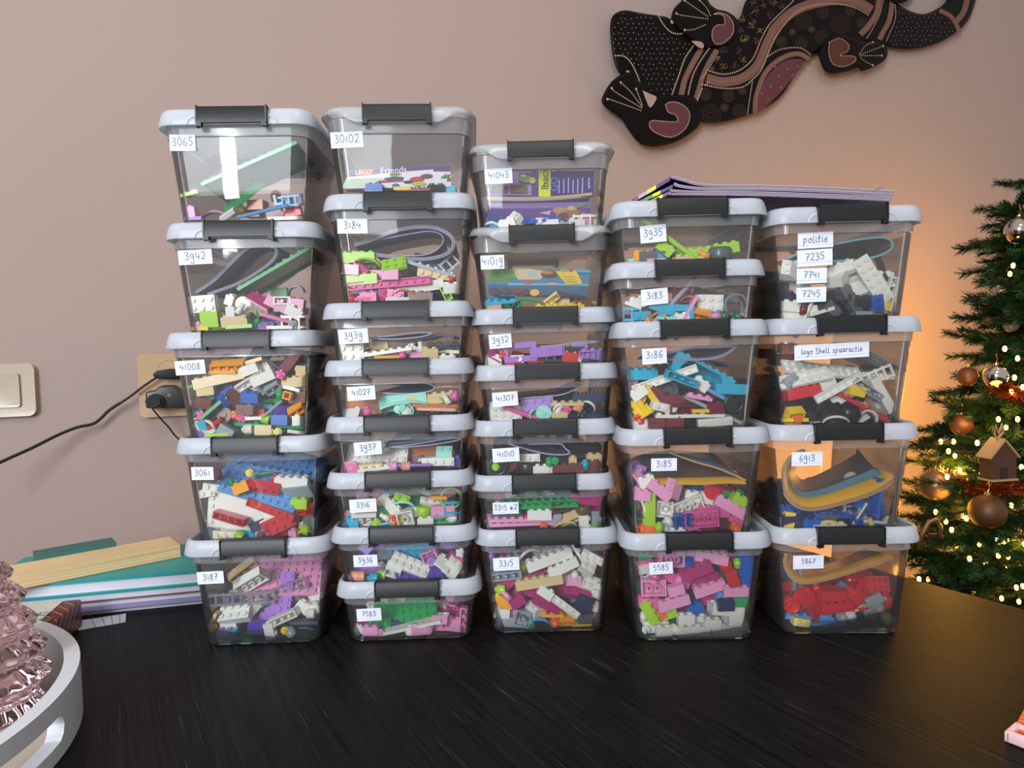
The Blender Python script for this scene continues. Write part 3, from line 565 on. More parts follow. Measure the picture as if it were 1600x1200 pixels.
items('3184', 480, 290, Z2, "b12 pk F 310 745 -5;b24 li F 365 640 0 1;u24 ta F 520 660 -20 1;u13 li F 540 690 -15;s22 hp V 455 755 -40;b14 li F 365 835 3;b13 pk T 590 790 -4 1;b12 pk F 740 790 0;p23 li Q 770 700 10;p1a hp U 720 870 4;b14 re V 395 990 -30;r re F 395 1005 20;p14 db F 530 945 0;p12 hp F 500 1005 0;b12 hp F 545 995 0;s22 hp R 720 975 0;b12 hp T 790 970 -10;t13 wh F 810 1012 0;u13 nb F 890 980 -20;b13 br F 1010 990 -3;s24 gy Q 1080 710 -18 2;p16 lg F 1110 740 -18 1;z12 lg F 1270 700 40 2;r re F 1290 830 0 1;b14 ta T 1130 790 -10 1;b26 wh F 1000 900 8 1;b12 wh T 1180 890 -5 1;b12 wh F 1285 910 0;b12 li U 1240 960 -65;u12 db F 1140 980 0 1;h wh F 365 960 0 1;b22 wh F 620 960 0 2;b12 hp F 580 890 0 3;b24 br F 870 850 0 4;b22 lg F 1200 870 0 3;b24 nb F 600 780 0 4;j24 br F 960 770 0 5;b24 dg F 1260 960 0 3;b22 lv F 450 920 0 2")
items('3939', 490, 460, Z2, "b23 wh T 330 520 2;p16 wh F 660 510 7;c wh F 960 470 5;b12 ta F 1040 520 -2;p14 wh F 1120 552 0;r hp F 795 545 0;b12 pk F 930 548 0 1;b22 ta F 590 450 5 2;b14 nb F 640 540 0 1;b14 db F 1280 500 0 2;t13 ro F 660 560 0;b24 gy F 1150 470 0 3;b12 wh F 900 500 -20 2;p26 ta F 1180 500 -4 2")
items('41027', 490, 460, Z2, "j12 nb F 380 980 0 2 2.2;s22 wh F 330 1060 0 1;r hp F 480 1045 0;g mi T 830 1040 0;u26 mi F 800 1000 6 0;t26 mi T 800 960 5 1;o mi T 755 1025 0;o mi T 795 1015 0;h wh F 828 1050 0;t26 nb F 1180 990 -3;t26 nb F 1190 1030 -3;c wh F 1190 940 30;f hp T 1270 905 0;l li F 1200 960 0;b16 ta F 1050 930 5 1;b24 db F 900 930 0 3;b12 br F 520 1000 0 4")
items('3937', 490, 630, Z2, "p48 wh Q 550 470 6 1;b24 nb F 960 410 0 3;s22 mi Q 1170 465 0 1;b14 wh T 1110 530 0;h pk F 700 565 90;h co F 820 565 90;k14 lv F 900 550 0;t14 ta F 470 560 5;p14 wh F 540 580 6;b12 hp F 280 580 0;d pk T 330 600 0;b22 pu F 1290 520 0 1;b24 wh F 1060 440 0 4;t14 mi F 1080 490 4 1;p26 br F 640 540 4 2;b12 tc F 1200 470 0 2")
items('3316', 490, 630, Z2, "b12 az F 320 1065 0;b23 wh V 450 1035 0;h li F 560 1075 0;k13 mb F 600 1080 10;g ye F 720 1070 0;f re T 725 1035 0;b22 wh U 820 1030 12;j22 wh F 860 980 12 1;g li F 985 975 -5;p14 wh Q 1090 890 -12 1;t12 ro F 1120 835 -3;i li T 1250 850 0;z12 az F 1265 935 0;j13 pk F 1155 960 2;p13 lg Q 1170 1005 5;p24 gr F 1160 1065 3;h wh F 1230 1040 90;b12 wh F 1000 1060 0;c wh F 640 1020 60;u13 mi F 800 900 0 1;b13 wh F 680 900 -50 1;b24 dg F 880 850 -20 2;b12 li T 790 840 -20 1;b24 nb F 640 870 -40 3;b12 gr F 600 960 0 1;b12 ro F 680 990 0 1;j12 az F 390 990 0 1;h or F 290 1000 0 1;b24 gr F 1000 920 0 3;b22 ta F 1150 1010 0 3;f pk T 540 920 0 1;b12 wh F 760 1000 40 2;b22 db F 1060 840 0 4")
items('3936', 500, 810, Z2, "b26 az T 800 305 5 2;b12 tc F 590 310 0 2;p25 wh Q 800 430 -22;b22 wh V 650 490 -20;n22 pk U 990 350 20 1;s22 wh F 1100 410 -38;s22 wh Q 1180 450 -38;p26 pu Q 890 515 2;b24 lv F 1080 480 -30 1;b24 lv F 1150 290 0 4;b22 hp F 1210 370 -15 1;f wh T 1260 300 0 1;h wh F 1170 515 90;j12 nb F 1240 450 5 1;h co F 290 530 90;h co F 350 530 90;h az F 470 535 90;h li F 540 510 90 1;b24 lv F 430 470 0 3;b24 pu F 600 400 0 4;b24 pk F 1000 510 0 3;b12 lv F 320 490 0 3")
items('7583', 500, 810, Z2, "p48 gr Q 750 850 11 1;p22 gr Q 500 950 11 1;t28 wh F 800 970 11 0;b12 pk F 455 1030 -3;o pk T 540 1025 0;h wh F 330 1030 20;j12 db F 700 1040 -10 1;h wh F 805 1030 0;b12 pk F 890 1010 5;r pk T 970 1000 0;n22 pk V 1070 1010 0;s22 pk F 1185 1000 -10;b13 pk U 1280 930 85;b12 wh V 1080 910 0 1;b24 dp F 1180 850 -2 3;j24 dp F 320 960 0 2;j22 dp F 390 960 30 3;b22 pk F 1150 780 0 4;b14 wh F 1080 790 0 4;b24 dp F 700 930 0 5")
items('41043', 710, 200, Z2, "p26 bl Q 470 790 -2 1;b22 bl F 370 830 0 1;b12 az V 390 870 0;s22 wh R 550 835 0;b12 wh F 470 855 20;p14 bl F 810 820 6;b11 wh T 760 840 0;t14 bl F 900 845 0 1;b12 wh F 860 855 0;u12 wh F 270 865 0;z13 wh F 1180 830 0;b12 ta F 1210 850 0 1;s22 pk R 1295 840 20;b12 wh F 1090 855 0;b24 db F 640 800 0 3;p12 lg F 1000 850 0")
items('41019', 710, 340, Z2, "b14 az K 380 740 6;p14 az F 380 755 5;b12 co F 300 800 0;l gr F 500 780 20;l gr F 620 770 -50;u14 gr F 680 770 -12;t12 cy V 870 730 36;t26 cy Q 1110 755 -14 1;p16 ye F 940 785 0;j12 br F 1160 780 0;b12 ta F 960 740 0 1;r co F 320 800 0 1;b12 ta F 1040 730 -20 2;b24 lv F 460 800 0 2")
items('3932', 720, 470, Z2, "s22 dp F 310 490 -30;f re T 390 480 0;l re F 430 530 30;b12 re F 470 545 0;v14 lv F 530 460 3;j14 lv F 760 455 4;n12 lv U 850 450 0;b24 bk F 960 450 0 1;v12 lv F 1060 450 3 1;n12 lv U 1125 480 2;b13 lv F 1205 475 0;p28 bk F 720 520 -2 1;p28 bk F 880 530 -4;s12 re F 980 500 -10;r wh F 1055 525 0;u13 wh F 1180 535 -8;t12 re F 670 552 -5;b12 wh F 240 530 0;b12 wh T 495 525 0;b24 pk F 300 550 0 2;p26 gy F 560 550 0 2")
items('41307', 720, 470, Z2, "p34 wh Q 400 1000 -2;t14 wh F 400 1048 0;b24 lv T 690 930 6 1;k14 hp F 580 1030 -20 0 1.4;g mi T 680 1030 0;d mi T 740 1000 0;p14 ta F 950 910 0;b12 ta F 880 1028 0;c wh F 870 975 -30;u12 wh F 890 960 20;f hp T 950 970 0;h dp F 950 1000 0 1;c co F 1040 955 50;f co T 1045 945 0;u12 wh F 1130 945 -30;b24 db F 1150 860 0 2;p26 db F 1120 1020 0;b24 bk F 900 870 0 3;f bk T 1080 1000 0;b12 br F 980 940 0 2")
items('41010', 720, 640, Z2, "y bk U 330 510 0;o li T 310 515 0;y bk F 595 530 0;b13 wh T 600 430 0 1;b12 wh F 720 535 0;b11 wh F 778 535 0;b24 br F 960 530 0;b12 br F 1175 500 0;b12 br F 1200 545 0;r gr F 790 470 0;o gr T 840 455 20;b11 ta F 1000 455 0 1;b12 ta F 1190 435 -5 1;r az F 1110 490 0;l bk F 1030 360 20 1;b24 bk F 1110 350 0 3;b24 dr F 460 510 30 1;b22 bk F 400 460 0 3;t14 bk F 1150 400 10 2;b24 gy F 850 450 0 4;b12 ta F 540 430 0 2")
items('3315 #2', 720, 640, Z2, "p2a gr F 700 810 2 1;p2a gr F 690 855 2;p24 dg F 420 930 0 1;p2a pk F 540 980 0;p2a pk F 510 1030 0;b13 wh F 705 930 0;b12 dp F 640 960 0 1;n12 br U 880 870 2;b24 dp F 1110 790 -6 1;b14 dp T 1110 860 -6 2;g tg F 1090 905 0;b11 lg T 865 965 8;b12 lg F 870 1000 0 1;n13 ta V 985 970 16;u13 ta F 930 1030 10;b12 wh F 1105 1010 -88;w12 lg T 1205 980 88;o or T 740 1045 0;b24 ta F 1000 840 0 3;t12 li F 1200 1052 0;b24 ta F 320 760 0 4;b22 dp F 260 980 80 2;p26 gr F 420 790 0 4;b12 dg F 980 1050 0 1;b22 wh F 1190 880 0 3")
items('3315', 730, 800, Z2, "b24 lg F 340 440 8 2;b14 lg U 350 580 8;b26 wh F 730 430 18;b14 wh F 860 490 25;t16 dp F 620 550 12 1;b16 ta F 645 625 10;b13 wh T 1160 400 -30 1;b22 wh Q 1080 500 -30;p26 wh Q 1080 610 -20 1;h li F 290 710 80;c pk F 355 750 40;f ye T 265 780 0;b12 ro F 335 825 -15;b22 wh F 310 910 -5;b22 dp F 450 800 30;s24 dp F 560 700 -15 1;b12 wh F 700 720 -35;s24 dp F 720 830 -28;p14 wh U 880 850 -38;b24 dp Q 990 720 -12 1;s24 dp F 820 700 50 2;b24 dp F 1110 800 -70 1;d db T 1045 830 0;p22 db T 1045 835 -25;j12 gy F 1060 970 0;s22 gy F 1090 940 0 1;p13 ro F 765 925 0;n12 ro V 895 985 0;h or F 785 1010 20;p13 ye F 1050 1028 2;b22 wh K 620 890 -15;b12 wh F 860 905 0 1;n22 lg U 495 960 -15;b14 lg F 390 1030 -4;r gr F 575 1020 10;u13 mb F 635 985 0;b13 pk F 380 930 25 1;h wh F 800 970 0 1;h wh F 1165 750 60;h wh F 1175 850 0 1;r wh F 1165 970 0;r wh F 1175 680 0 1;b12 pk F 950 605 0 1;b24 bk F 880 590 0 3;r lv F 200 390 0 1;b22 dp F 250 650 0 2;b12 dp F 360 640 40 1;b22 db F 470 680 0 3;s22 db F 600 860 0 3;o tg T 510 520 0 1;r li F 495 480 0 1;u13 wh F 540 400 40 1;b24 db F 730 650 0 4;p14 wh F 1000 380 -60 1;j22 bk F 560 780 0 4;r wh F 960 560 0 1;b24 wh F 800 370 10 3;b22 wh F 520 870 0 3;b12 db F 700 1000 0 2")
items('3935', 930, 290, Z2, "j12 ro F 420 625 0;b13 gy F 510 625 0;y gy F 610 630 -20 1 .8;b11 az F 592 645 0;k16 li F 700 605 -38 0 1.5;b12 li F 620 570 -40;b14 li F 900 605 5 1;c ro F 970 620 60;y gy F 1130 610 0;b13 li F 1160 560 8 1;t12 mi F 370 660 0;t12 pk F 540 668 0;p14 ta F 860 640 0;l gr F 350 630 40 1;b24 gy F 940 640 0 3;p12 gr F 750 640 -30 1")
items('3183', 930, 290, Z2, "t12 wh F 340 1070 -20;b12 wh F 380 1040 10 1;z12 az F 330 1150 0;b12 az T 420 1160 0;h nb F 470 1170 20;u13 nb F 590 1170 20;c nb F 620 1150 0;b13 az F 600 1085 -20;b14 az F 710 1110 -30 1;k16 lg F 700 1080 45 0 1.3;v14 az F 720 1160 0;b24 bk F 480 1090 -10 1;n22 dp U 770 970 0 2;b22 dp F 800 1000 0 3;t14 pk F 830 1150 60;n13 ro V 920 1145 -14;p28 lv F 1080 1130 -7 1;h dg F 1130 1165 90;h dg F 1265 1160 60;p23 wh T 1020 1050 -2 1;i tc T 1255 1065 0;s24 gy F 1040 980 -15 2;u12 ro F 830 1015 0 2;b22 gy F 850 1040 0 3;c pk F 1060 1165 90;u12 pk F 1340 1175 0;i tc T 1340 1090 0 2;b12 wh F 760 1185 0;t12 mi F 640 1185 0;b24 lg F 1240 1000 0 5;b24 br F 550 1120 0 4")
items('3186', 930, 480, Z2, "b24 az F 410 590 0 2;p18 wh U 620 640 18 1;b14 az U 775 640 -22;a28 az F 960 600 -28 1;p48 az Q 1120 640 -28 2;j14 az F 1230 730 -3 1;y gy U 650 740 0 2;b12 wh F 400 770 35;v13 ye F 460 840 -55;s22 ye F 440 940 30;u13 ro F 430 990 20 1;b12 ye F 370 850 60 1;b23 dr F 570 800 -40 1;b24 dr F 780 850 -20 1;b13 wh T 620 900 -14;n13 dr U 780 910 0;t12 ye F 940 925 0;s22 dr F 1080 900 0;p28 wh F 855 965 0;p13 pk F 930 800 -12;h re F 410 1010 20;j12 dr F 550 1040 0;b12 dr F 720 1030 0;b12 wh F 420 1060 0;b14 wh T 1080 1025 5;j22 tg F 1290 1050 -10 1;b24 bk F 870 1040 0 2;p14 bk F 860 860 -8 1;t28 lg F 1280 930 -26;y bk U 1240 860 0 1;b24 dr F 1040 760 0 2;b24 bk F 700 750 0 4;b24 db F 1020 800 -30 3;b22 pk F 290 700 80 3;t14 mb F 1020 740 -30 1;b12 wh F 940 690 -40 1;b24 br F 660 550 0 5;o re T 530 1065 0 1;b24 gy F 1180 1000 0 4")
items('3185', 940, 640, Z2, "s24 pk F 330 680 -55 1;b22 pk F 350 770 -8;b24 pk F 260 600 -62 4;b12 wh F 400 640 20 1;b13 pk F 520 730 -40;s22 pk R 650 720 10;b14 li F 435 900 88;r li F 520 1060 0;u14 wh F 330 930 -80;n22 wh U 570 890 -3 1;b24 wh U 770 880 18 1;b24 wh F 880 790 -10 2;n22 bl U 730 1015 0;b24 hp U 900 985 4;b14 hp F 1000 910 0 1;b14 pk F 1170 890 -32;b12 li F 1240 810 -32 1;b12 hp F 1230 980 -30 1;d re T 985 740 0 2;b24 re F 1000 730 20 3;n11 dg U 345 1010 0 1;n11 or U 350 1080 0;b12 or F 430 1085 0;h or F 1215 1080 20;r wh F 605 1005 30;p22 wh F 680 1085 0;u12 hp F 830 1090 0;b12 dr F 950 1080 0 1;b24 db F 560 1080 0 2;h wh F 570 1050 0 1;b24 dr F 1150 1040 0 2;b22 dr F 1060 800 0 3;b24 dr F 700 780 0 4;b24 gr F 1160 760 0 3;b22 lv F 330 560 70 3;b22 dr F 1180 1000 0 3;b24 db F 1250 1030 0 5;b22 li F 240 850 0 5;b24 br F 500 800 0 5")
items('5585', 950, 810, Z2, "b23 pk U 570 360 0 1;s24 pk F 800 280 -6 2;b24 pk F 920 340 -10 1;b22 bl K 730 400 -8 1;b24 dp F 790 470 22;b14 dp T 840 530 10 1;b23 pk U 415 630 2;r hp F 420 520 70;j22 dr F 270 460 0 3;b22 hp F 330 400 0 3;b14 hp F 590 530 -20 1;j12 pk F 605 640 12;b12 pk F 630 590 70 1;b14 pk F 590 760 14;b13 hp F 350 750 -4 1;b24 pk F 910 620 20 1;b12 re F 1110 530 -72;b13 re F 1080 480 -60 1;b24 bl F 1240 480 88;b13 bl F 1190 400 85 1;r li F 1150 390 0 1;b13 pk F 1150 650 0;b12 mb F 1040 710 0 1;b12 db F 1050 770 0;b12 gr F 1205 745 0;b13 li F 385 870 -62;b12 or F 465 840 -62 1;b12 li F 550 850 20 1;b22 bl F 790 810 30 1;b24 bl F 880 770 0 4;b22 bl F 950 680 0 3;b24 wh F 1080 840 -8;b12 wh F 700 900 0;b12 wh F 810 910 0 1;b12 wh F 940 940 0;b12 wh F 1160 910 5;s22 wh F 1090 900 0 1;b12 wh F 700 1030 0;b11 wh F 810 1020 0;b11 wh F 885 1020 0;b11 wh F 965 1030 0;b12 wh F 1070 1030 0;b11 wh F 1165 1030 0;b11 wh F 1240 1000 10;b12 wh F 505 1030 0;o wh T 350 1020 0;b12 wh F 420 1010 0 1;r wh F 350 960 20 1;r wh F 320 890 0 1;b22 wh F 480 960 0 1;s22 dg F 580 960 0 1;b24 wh F 620 970 0 3;b24 wh F 860 860 0 3;b24 wh F 1200 960 0 3;t18 gy F 1290 620 88 1;h wh F 600 1010 60;b22 dp F 900 720 0 2;b24 dp F 480 700 0 5;b24 dg F 700 680 0 4")
items('politie', 1170, 290, Z3, "s22 wh R 360 700 20;b24 wh F 420 760 -60 1;s24 wh F 560 760 0 1;j22 wh K 770 770 24;b24 wh F 740 700 20 1;v14 wh Q 900 720 22 1;p26 wh T 1060 780 -58;t26 wh Q 960 850 20 1;b22 wh F 1130 760 0 2;b14 wh U 1230 900 75;h bl F 1090 930 60 1;b22 bl T 1065 980 -80;g ye F 1180 1005 -20;j24 bk F 900 970 0 2;b14 gy F 870 960 -60;b12 gy F 700 1030 -40;t13 wh F 610 1050 15;x bk F 780 920 0;l bk F 700 980 0;k14 wh F 510 1020 65 0;r dr F 465 1030 0;b14 ta F 170 990 -8 4;b12 wh F 320 1000 -5;b14 wh F 350 1060 10;b24 bk F 450 960 0 2;t12 wh F 330 1080 0 1;b12 bk F 950 960 0;h bk F 970 1030 0;b24 gy F 200 840 0 7;b24 wh F 200 760 0 6;j22 gy F 850 660 0 3;t12 lg F 960 1060 0;a14 bk F 1110 640 -70 3;b24 bk F 820 1050 0 2;b24 bk F 600 1000 0 4;b24 db F 1100 840 0 5;o dr T 480 1060 0 1;b22 br F 1200 1000 0 2;f bk T 640 960 0 1;k13 bk F 1190 820 -60 1")
items('lego Shell spaaractie', 1170, 470, Z3, "p2a wh Q 640 580 -7 1;p2a wh F 860 610 -6 2;p26 wh Q 420 650 12;s22 lg R 300 700 -20;b24 re F 475 765 10;b12 re F 380 720 10 1;s22 wh Q 640 660 20 1;p16 wh U 740 725 28;j13 wh F 790 800 30 1;b12 ye F 900 745 -15;b14 lg U 990 740 -35;v24 wh T 1130 790 -60 0 1.15;z16 wh F 1050 650 20 1;p18 re F 1030 910 -30;b22 ye V 420 970 2;t13 ye F 300 1000 0;s22 wh F 930 970 30 1;u13 wh F 740 990 0;b24 bk F 700 900 -10 1;b24 bk Q 800 930 -6;b24 bk F 590 960 0 2;y bk F 850 940 0 0 .7;r gy F 1220 960 0;r gy F 1225 880 0 1;b24 bk F 400 880 0 3;u12 wh F 1010 960 -30;b24 bk F 1100 980 0 3;p2a lg F 250 750 -35 4;b24 wh F 100 700 0 8;b22 re F 160 800 0 7;b22 ye F 170 930 0 6;b24 dr F 320 490 0 4;j22 dr F 150 440 0 8;b24 db F 500 900 0 5;b22 nb F 330 390 0 5;o or T 420 985 0 0;b24 gy F 950 620 -20 3;b24 bk F 660 820 0 4;b12 dr F 700 640 0 3")
items('6913', 1170, 640, Z3, "b24 bl F 380 860 -8 2;p2a bl F 430 880 -5 1;b24 bl F 540 920 0 1;b22 bl F 540 960 0;b12 ye F 300 940 80;b12 cy F 265 930 80 1;b24 db F 410 930 0;p14 wh F 680 965 0;u13 cy F 680 960 0;j22 gy F 665 920 0 1;n11 bl U 915 945 0;p26 bl F 1080 850 80 1;b24 bl T 1080 840 -10 2;c cy F 1030 950 20;k14 wh F 1130 945 -5;h wh F 1190 945 0;k13 lg F 930 870 60;b24 db F 850 900 0 3;x lg F 860 830 0 2;b24 db F 980 900 -20 2;b24 db F 730 870 0 4;b24 bl F 1000 790 0 5;b24 bk F 780 950 0 2;b22 db F 1200 930 0 3;f lg T 970 930 0 1")
items('5867', 1170, 800, Z3, "g re T 350 800 0;d re F 345 790 60;s22 re K 500 730 -10;b24 re F 580 760 0 1;j23 re F 700 700 2;b24 re F 740 800 6;p28 re F 760 830 5 1;b22 re R 870 740 0 1;b24 re R 980 740 0 1;p24 re R 1110 620 -60 1;b24 re F 1010 640 10 3;b22 re F 1190 740 -40 1;s22 re F 560 840 -60;r re F 570 640 20 1;w12 lg T 1040 725 30;t23 lg V 1110 830 35;h lg F 1090 790 0 1;h lg F 785 885 60;h wh F 860 870 40;s12 wh F 850 850 10 1;b12 cy T 465 945 -10;u12 cy F 460 930 0 1;t14 mb F 680 945 0;s12 mb F 640 920 -30 1;p14 mb F 450 880 0 1;h cy F 1180 910 50;u12 re F 430 720 40 1;b24 bk F 900 900 0 2;b24 bk F 1050 920 0 2;b22 db F 550 920 0 3;b24 bk F 700 910 0 3;d lg T 970 830 0 1;b24 re F 700 600 0 6;b24 re F 1100 560 0 5;p24 mb F 270 880 -50 4;b24 re F 380 850 0 4;b22 re F 480 640 0 5;b24 dr F 860 640 0 5;k14 tc F 400 640 88 2 2;k14 tc F 450 640 88 2 2;b24 re F 300 700 0 6;b24 re F 620 680 0 4;o bk T 930 870 0 0;u12 lg F 820 900 0 1;b22 re F 1140 680 20 2")
def short(t):
    if len(t.replace('-', ' ').split()) > 16: t = t.replace(' facing out', ' out').replace('hollow underside tipped out', 'underside out').replace('turned on its corner', 'cornerwise').replace('turned half away', 'angled')
    if len(t.replace('-', ' ').split()) > 16: t = t.replace(' of centre', '').replace(' tipped', '').replace('halfway up', 'midway')
    return t
for (desc, pos, bx), obs in LAB.items():
    for i, o in enumerate(sorted(obs, key=lambda q: q.location.x)):
        extra = '' if len(obs) == 1 else (', leftmost' if i == 0 else ', rightmost' if i == len(obs)-1 else ', between')
        o['label'] = short('%s, %s%s, %s' % (desc, pos, extra, bx)); o['group'] = 'loose toy pieces in the clear boxes'
# ---------------------------------------------------------------- the deeper heaps nobody could count
HEAPS = {'3942': (.30, 'wh dp li gr dg dr wh'), '41008': (.72, 'ta br bl gr dr or wh ta az gy'), '3061': (.42, 're wh br li gy dr re'), '3187': (.42, 'wh pu lv wh db lg pk'), '3184': (.30, 'pk wh br gy hp re li'), '3939': (.38, 'wh ta nb db'),
 '41027': (.30, 'nb db ta mi'), '3937': (.36, 'wh nb pk lv'), '3316': (.62, 'wh gr li ta dg az pk'), '3936': (.60, 'lv pk wh pu lv'), '7583': (.60, 'dp pk dp wh'), '3932': (.36, 'bk lv dp re'), '41307': (.36, 'db bk lv br'), '41010': (.46, 'bk br gy dr'),
 '3315 #2': (.66, 'pk gr dp ta wh lg'), '3315': (.74, 'wh dp lg wh db dp pk'), '3935': (.16, 'li gy ta'), '3183': (.34, 'gy wh az lv br'), '3186': (.46, 'dr wh az bk ye db'), '3185': (.56, 'pk wh dr li bl hp dg'), '5585': (.76, 'wh pk bl dp wh re gr hp'),
 'politie': (.40, 'bk wh gy bk wh db'), 'lego Shell spaaractie': (.50, 'bk wh re gy bk ye dr'), '6913': (.26, 'db bl bk db gy'), '5867': (.42, 're re dr bk re mb'), '3065': (.09, 'gr mb dr'), '41019': (.10, 'gr ta br'), '41043': (.10, 'bl wh db'), '30102': (.07, 'wh br')}
for bx, (fill, cols) in HEAPS.items():
    B = BOX[bx]; cols = cols.split(); m = MB(); rnd = random.Random(bx); hc = B['H']-.0238; top = fill*(B['H']-NEST)
    zc = .0105
    while zc < top:
        hw = tub_w(zc-.006, hc)/2-.0135; yb = tub_d(tub_w(zc-.006, hc))/2-.0135
        yc = -yb+.026
        while yc < yb-.004:
            xc = -hw+.004
            while xc < hw:
                drop = .35*max(0, (yc+yb)/(2*yb)-.5)
                if zc < top*(1-drop*rnd.random()) and rnd.random() < .86:
                    L_ = rnd.choice((.008, .012, .016)); W_ = rnd.choice((.004, .008)); H_ = rnd.choice((.0032, .0096, .0096))
                    T = Matrix.Translation((xc+rnd.uniform(-.003, .003), yc+rnd.uniform(-.003, .003), zc+rnd.uniform(-.001, .002))) @ Euler((rnd.uniform(-.9, .9), rnd.uniform(-.6, .6), rnd.uniform(0, 3))).to_matrix().to_4x4()
                    k = rnd.randrange(len(cols)); n0_ = len(m.V); r_ = min(L_*.55, .008); W_ = min(W_, .006)
                    m.box((-r_, -W_, -H_/2), (r_, W_, H_/2), k, T)
                    for sx in (-1, 1): m.cyl((sx*.004, 0, H_/2), .0024, .0017, 6, k, T)
                    pv = m.V[n0_:]; zl_ = min(p.z for p in pv); wx = tub_w(max(zl_, 0), hc)/2-.0032; wy = tub_d(tub_w(max(zl_, 0), hc))/2-.0032
                    dx = min(0, wx-.004-max(p.x for p in pv))+max(0, -wx+.004-min(p.x for p in pv)); dy = min(0, wy-max(p.y for p in pv)); dz_ = max(0, .0034-zl_)
                    for p in pv: p.x += dx; p.y += dy; p.z += dz_
                xc += .0175
            yc += .0165
        zc += .0105
    if not m.F: continue
    o = m.build('loose_brick_heap', [cmat(c) for c in cols]); o.matrix_world = B['M']
    tag(o, 'jumble of small loose toy bricks filling the back of the %s' % BPH[bx], 'toy bricks', kind='stuff')
# ---------------------------------------------------------------- booklets, curled or flat, in the boxes
GREYP = mat('lavender_grey_page_edge', (168, 164, 188), .7); NAVYC = mat('glossy_navy_cover', (52, 48, 78), .3); WHITEP = mat('white_paper_page', (226, 222, 226), .75)
TANP = mat('yellowed_page_edge', (206, 158, 96), .75)
def crop(ox, oy, z, pts): return [(ox+a/z, oy+b/z) for a, b in pts]
def curl(name, box, pts, y1, y2, mats, bands=None, rear=None, t=.0014, n=6, label=None, closed=False, sub=None, rearshift=(0, 0), shrink=None):
    """a booklet bent along a curve: the curve (pixels) is its near edge, y1..y2 (m behind the box front) how deep it lies"""
    B = BOX[box]; Mi = B['Mi']
    A = [Mi @ at(x, y, Y=B['Yf']+.014+y1) for x, y in pts]
    A = catmull(A, n)
    if rear:
        Rr = catmull([Mi @ at(x, y, Y=B['Yf']+.014+y2) for x, y in rear], n)
        Rr = [Rr[min(len(Rr)-1, int(i*len(Rr)/len(A)))] for i in range(len(A))]
    elif shrink is not None:
        c_ = sum(A, Vector())/len(A); Rr = [Vector((c_.x+(p.x-c_.x)*max(shrink, .55), p.y+y2-y1, c_.z+(p.z-c_.z)*shrink)) for p in A]
    else: Rr = [p+Vector((rearshift[0], y2-y1, rearshift[1])) for p in A]
    bands = bands or [(1.0, 1)]
    rows = [0]+[b[0] for b in bands]; m = MB(); k = len(A); R2 = []
    hc = B['H']-.0238
    for v in rows:
        row = [a.lerp(r_, v) for a, r_ in zip(A, Rr)]
        for p in row:
            hw = tub_w(max(p.z, 0), hc)/2-.0034-t; yb = tub_d(tub_w(max(p.z, 0), hc))/2-.0034-t
            p.x = max(-hw, min(hw, p.x)); p.y = max(-yb, min(yb, p.y)); p.z = max(.004, min(B['H']-NEST-.0045, p.z))
        R2.append(row)
    nor = []
    for i in range(k):
        d = A[min(i+1, k-1)]-A[max(i-1, 0)]; q = Vector((-d.z, 0, d.x)); q.normalize(); nor.append(q*t)
    V = [p for row in R2 for p in row]+[p+nor[i] for row in R2 for i, p in enumerate(row)]
    o = len(rows)*k; Fc = []; M = []
    for j in range(len(rows)-1):
        for i in range(k-1):
            Fc.append((j*k+i, j*k+i+1, (j+1)*k+i+1, (j+1)*k+i)); M.append(bands[j][2] if len(bands[j]) > 2 else 1)
            Fc.append((o+j*k+i, o+(j+1)*k+i, o+(j+1)*k+i+1, o+j*k+i+1)); M.append(bands[j][1])
    for i in range(k-1):
        Fc.append((i, o+i, o+i+1, i+1)); M.append(0); e = (len(rows)-1)*k; Fc.append((e+i, e+i+1, o+e+i+1, o+e+i)); M.append(0)
    for j in range(len(rows)-1):
        for i in (0, k-1): Fc.append((j*k+i, (j+1)*k+i, o+(j+1)*k+i, o+j*k+i)); M.append(0)
    if t > .002:                                     # page lines along the near edge
        for q in (.3, .55, .8):
            for i in range(k-1):
                a, b = A[i]+nor[i]*q, A[i+1]+nor[i+1]*q; e = Vector((0, -.0002, 0)); w_ = nor[i]*.05; n0 = len(V); V += [a+e-w_, b+e-w_, b+e+w_, a+e+w_]; Fc.append((n0, n0+1, n0+2, n0+3)); M.append(len(mats)-1)
    ob = mesh_obj(name, V, Fc, mats, None, M, False); ob.matrix_world = B['M']
    for p in ob.data.polygons: p.use_smooth = p.material_index != 0
    tag(ob, label, 'booklet', 'instruction booklets kept in the boxes'); return ob
LINE = mat('page_gap_shadow_line', (92, 86, 100), .8)
BK = [GREYP, NAVYC, LINE]
curl('instruction_booklet', '3942', crop(230, 320, Z3, [(410, 740), (560, 640), (700, 500), (830, 380), (930, 345), (1050, 360), (1055, 430), (960, 520), (760, 640), (500, 735)]), .012, .10, BK, t=.0026, label="navy curled booklet leaning behind the green plate, leftmost stack's fourth box")
curl('instruction_booklet', '3065', crop(220, 140, Z3, [(430, 700), (560, 560), (800, 540), (1060, 480), (1180, 470), (1200, 600)]), .05, .13, [MATS['clear_plastic'], MATS['milky_plastic']], t=.0006, label="crumpled clear plastic bag behind the green plate, leftmost stack's top box")
curl('instruction_booklet', '41008', crop(240, 500, Z3, [(520, 320), (660, 300), (900, 330), (1050, 420), (1200, 560)]), .05, .12, [GREYP, mat('dark_teal_cover', (36, 66, 84), .35), LINE], t=.002, label="dark teal booklet lying over the heap, leftmost stack's third box")
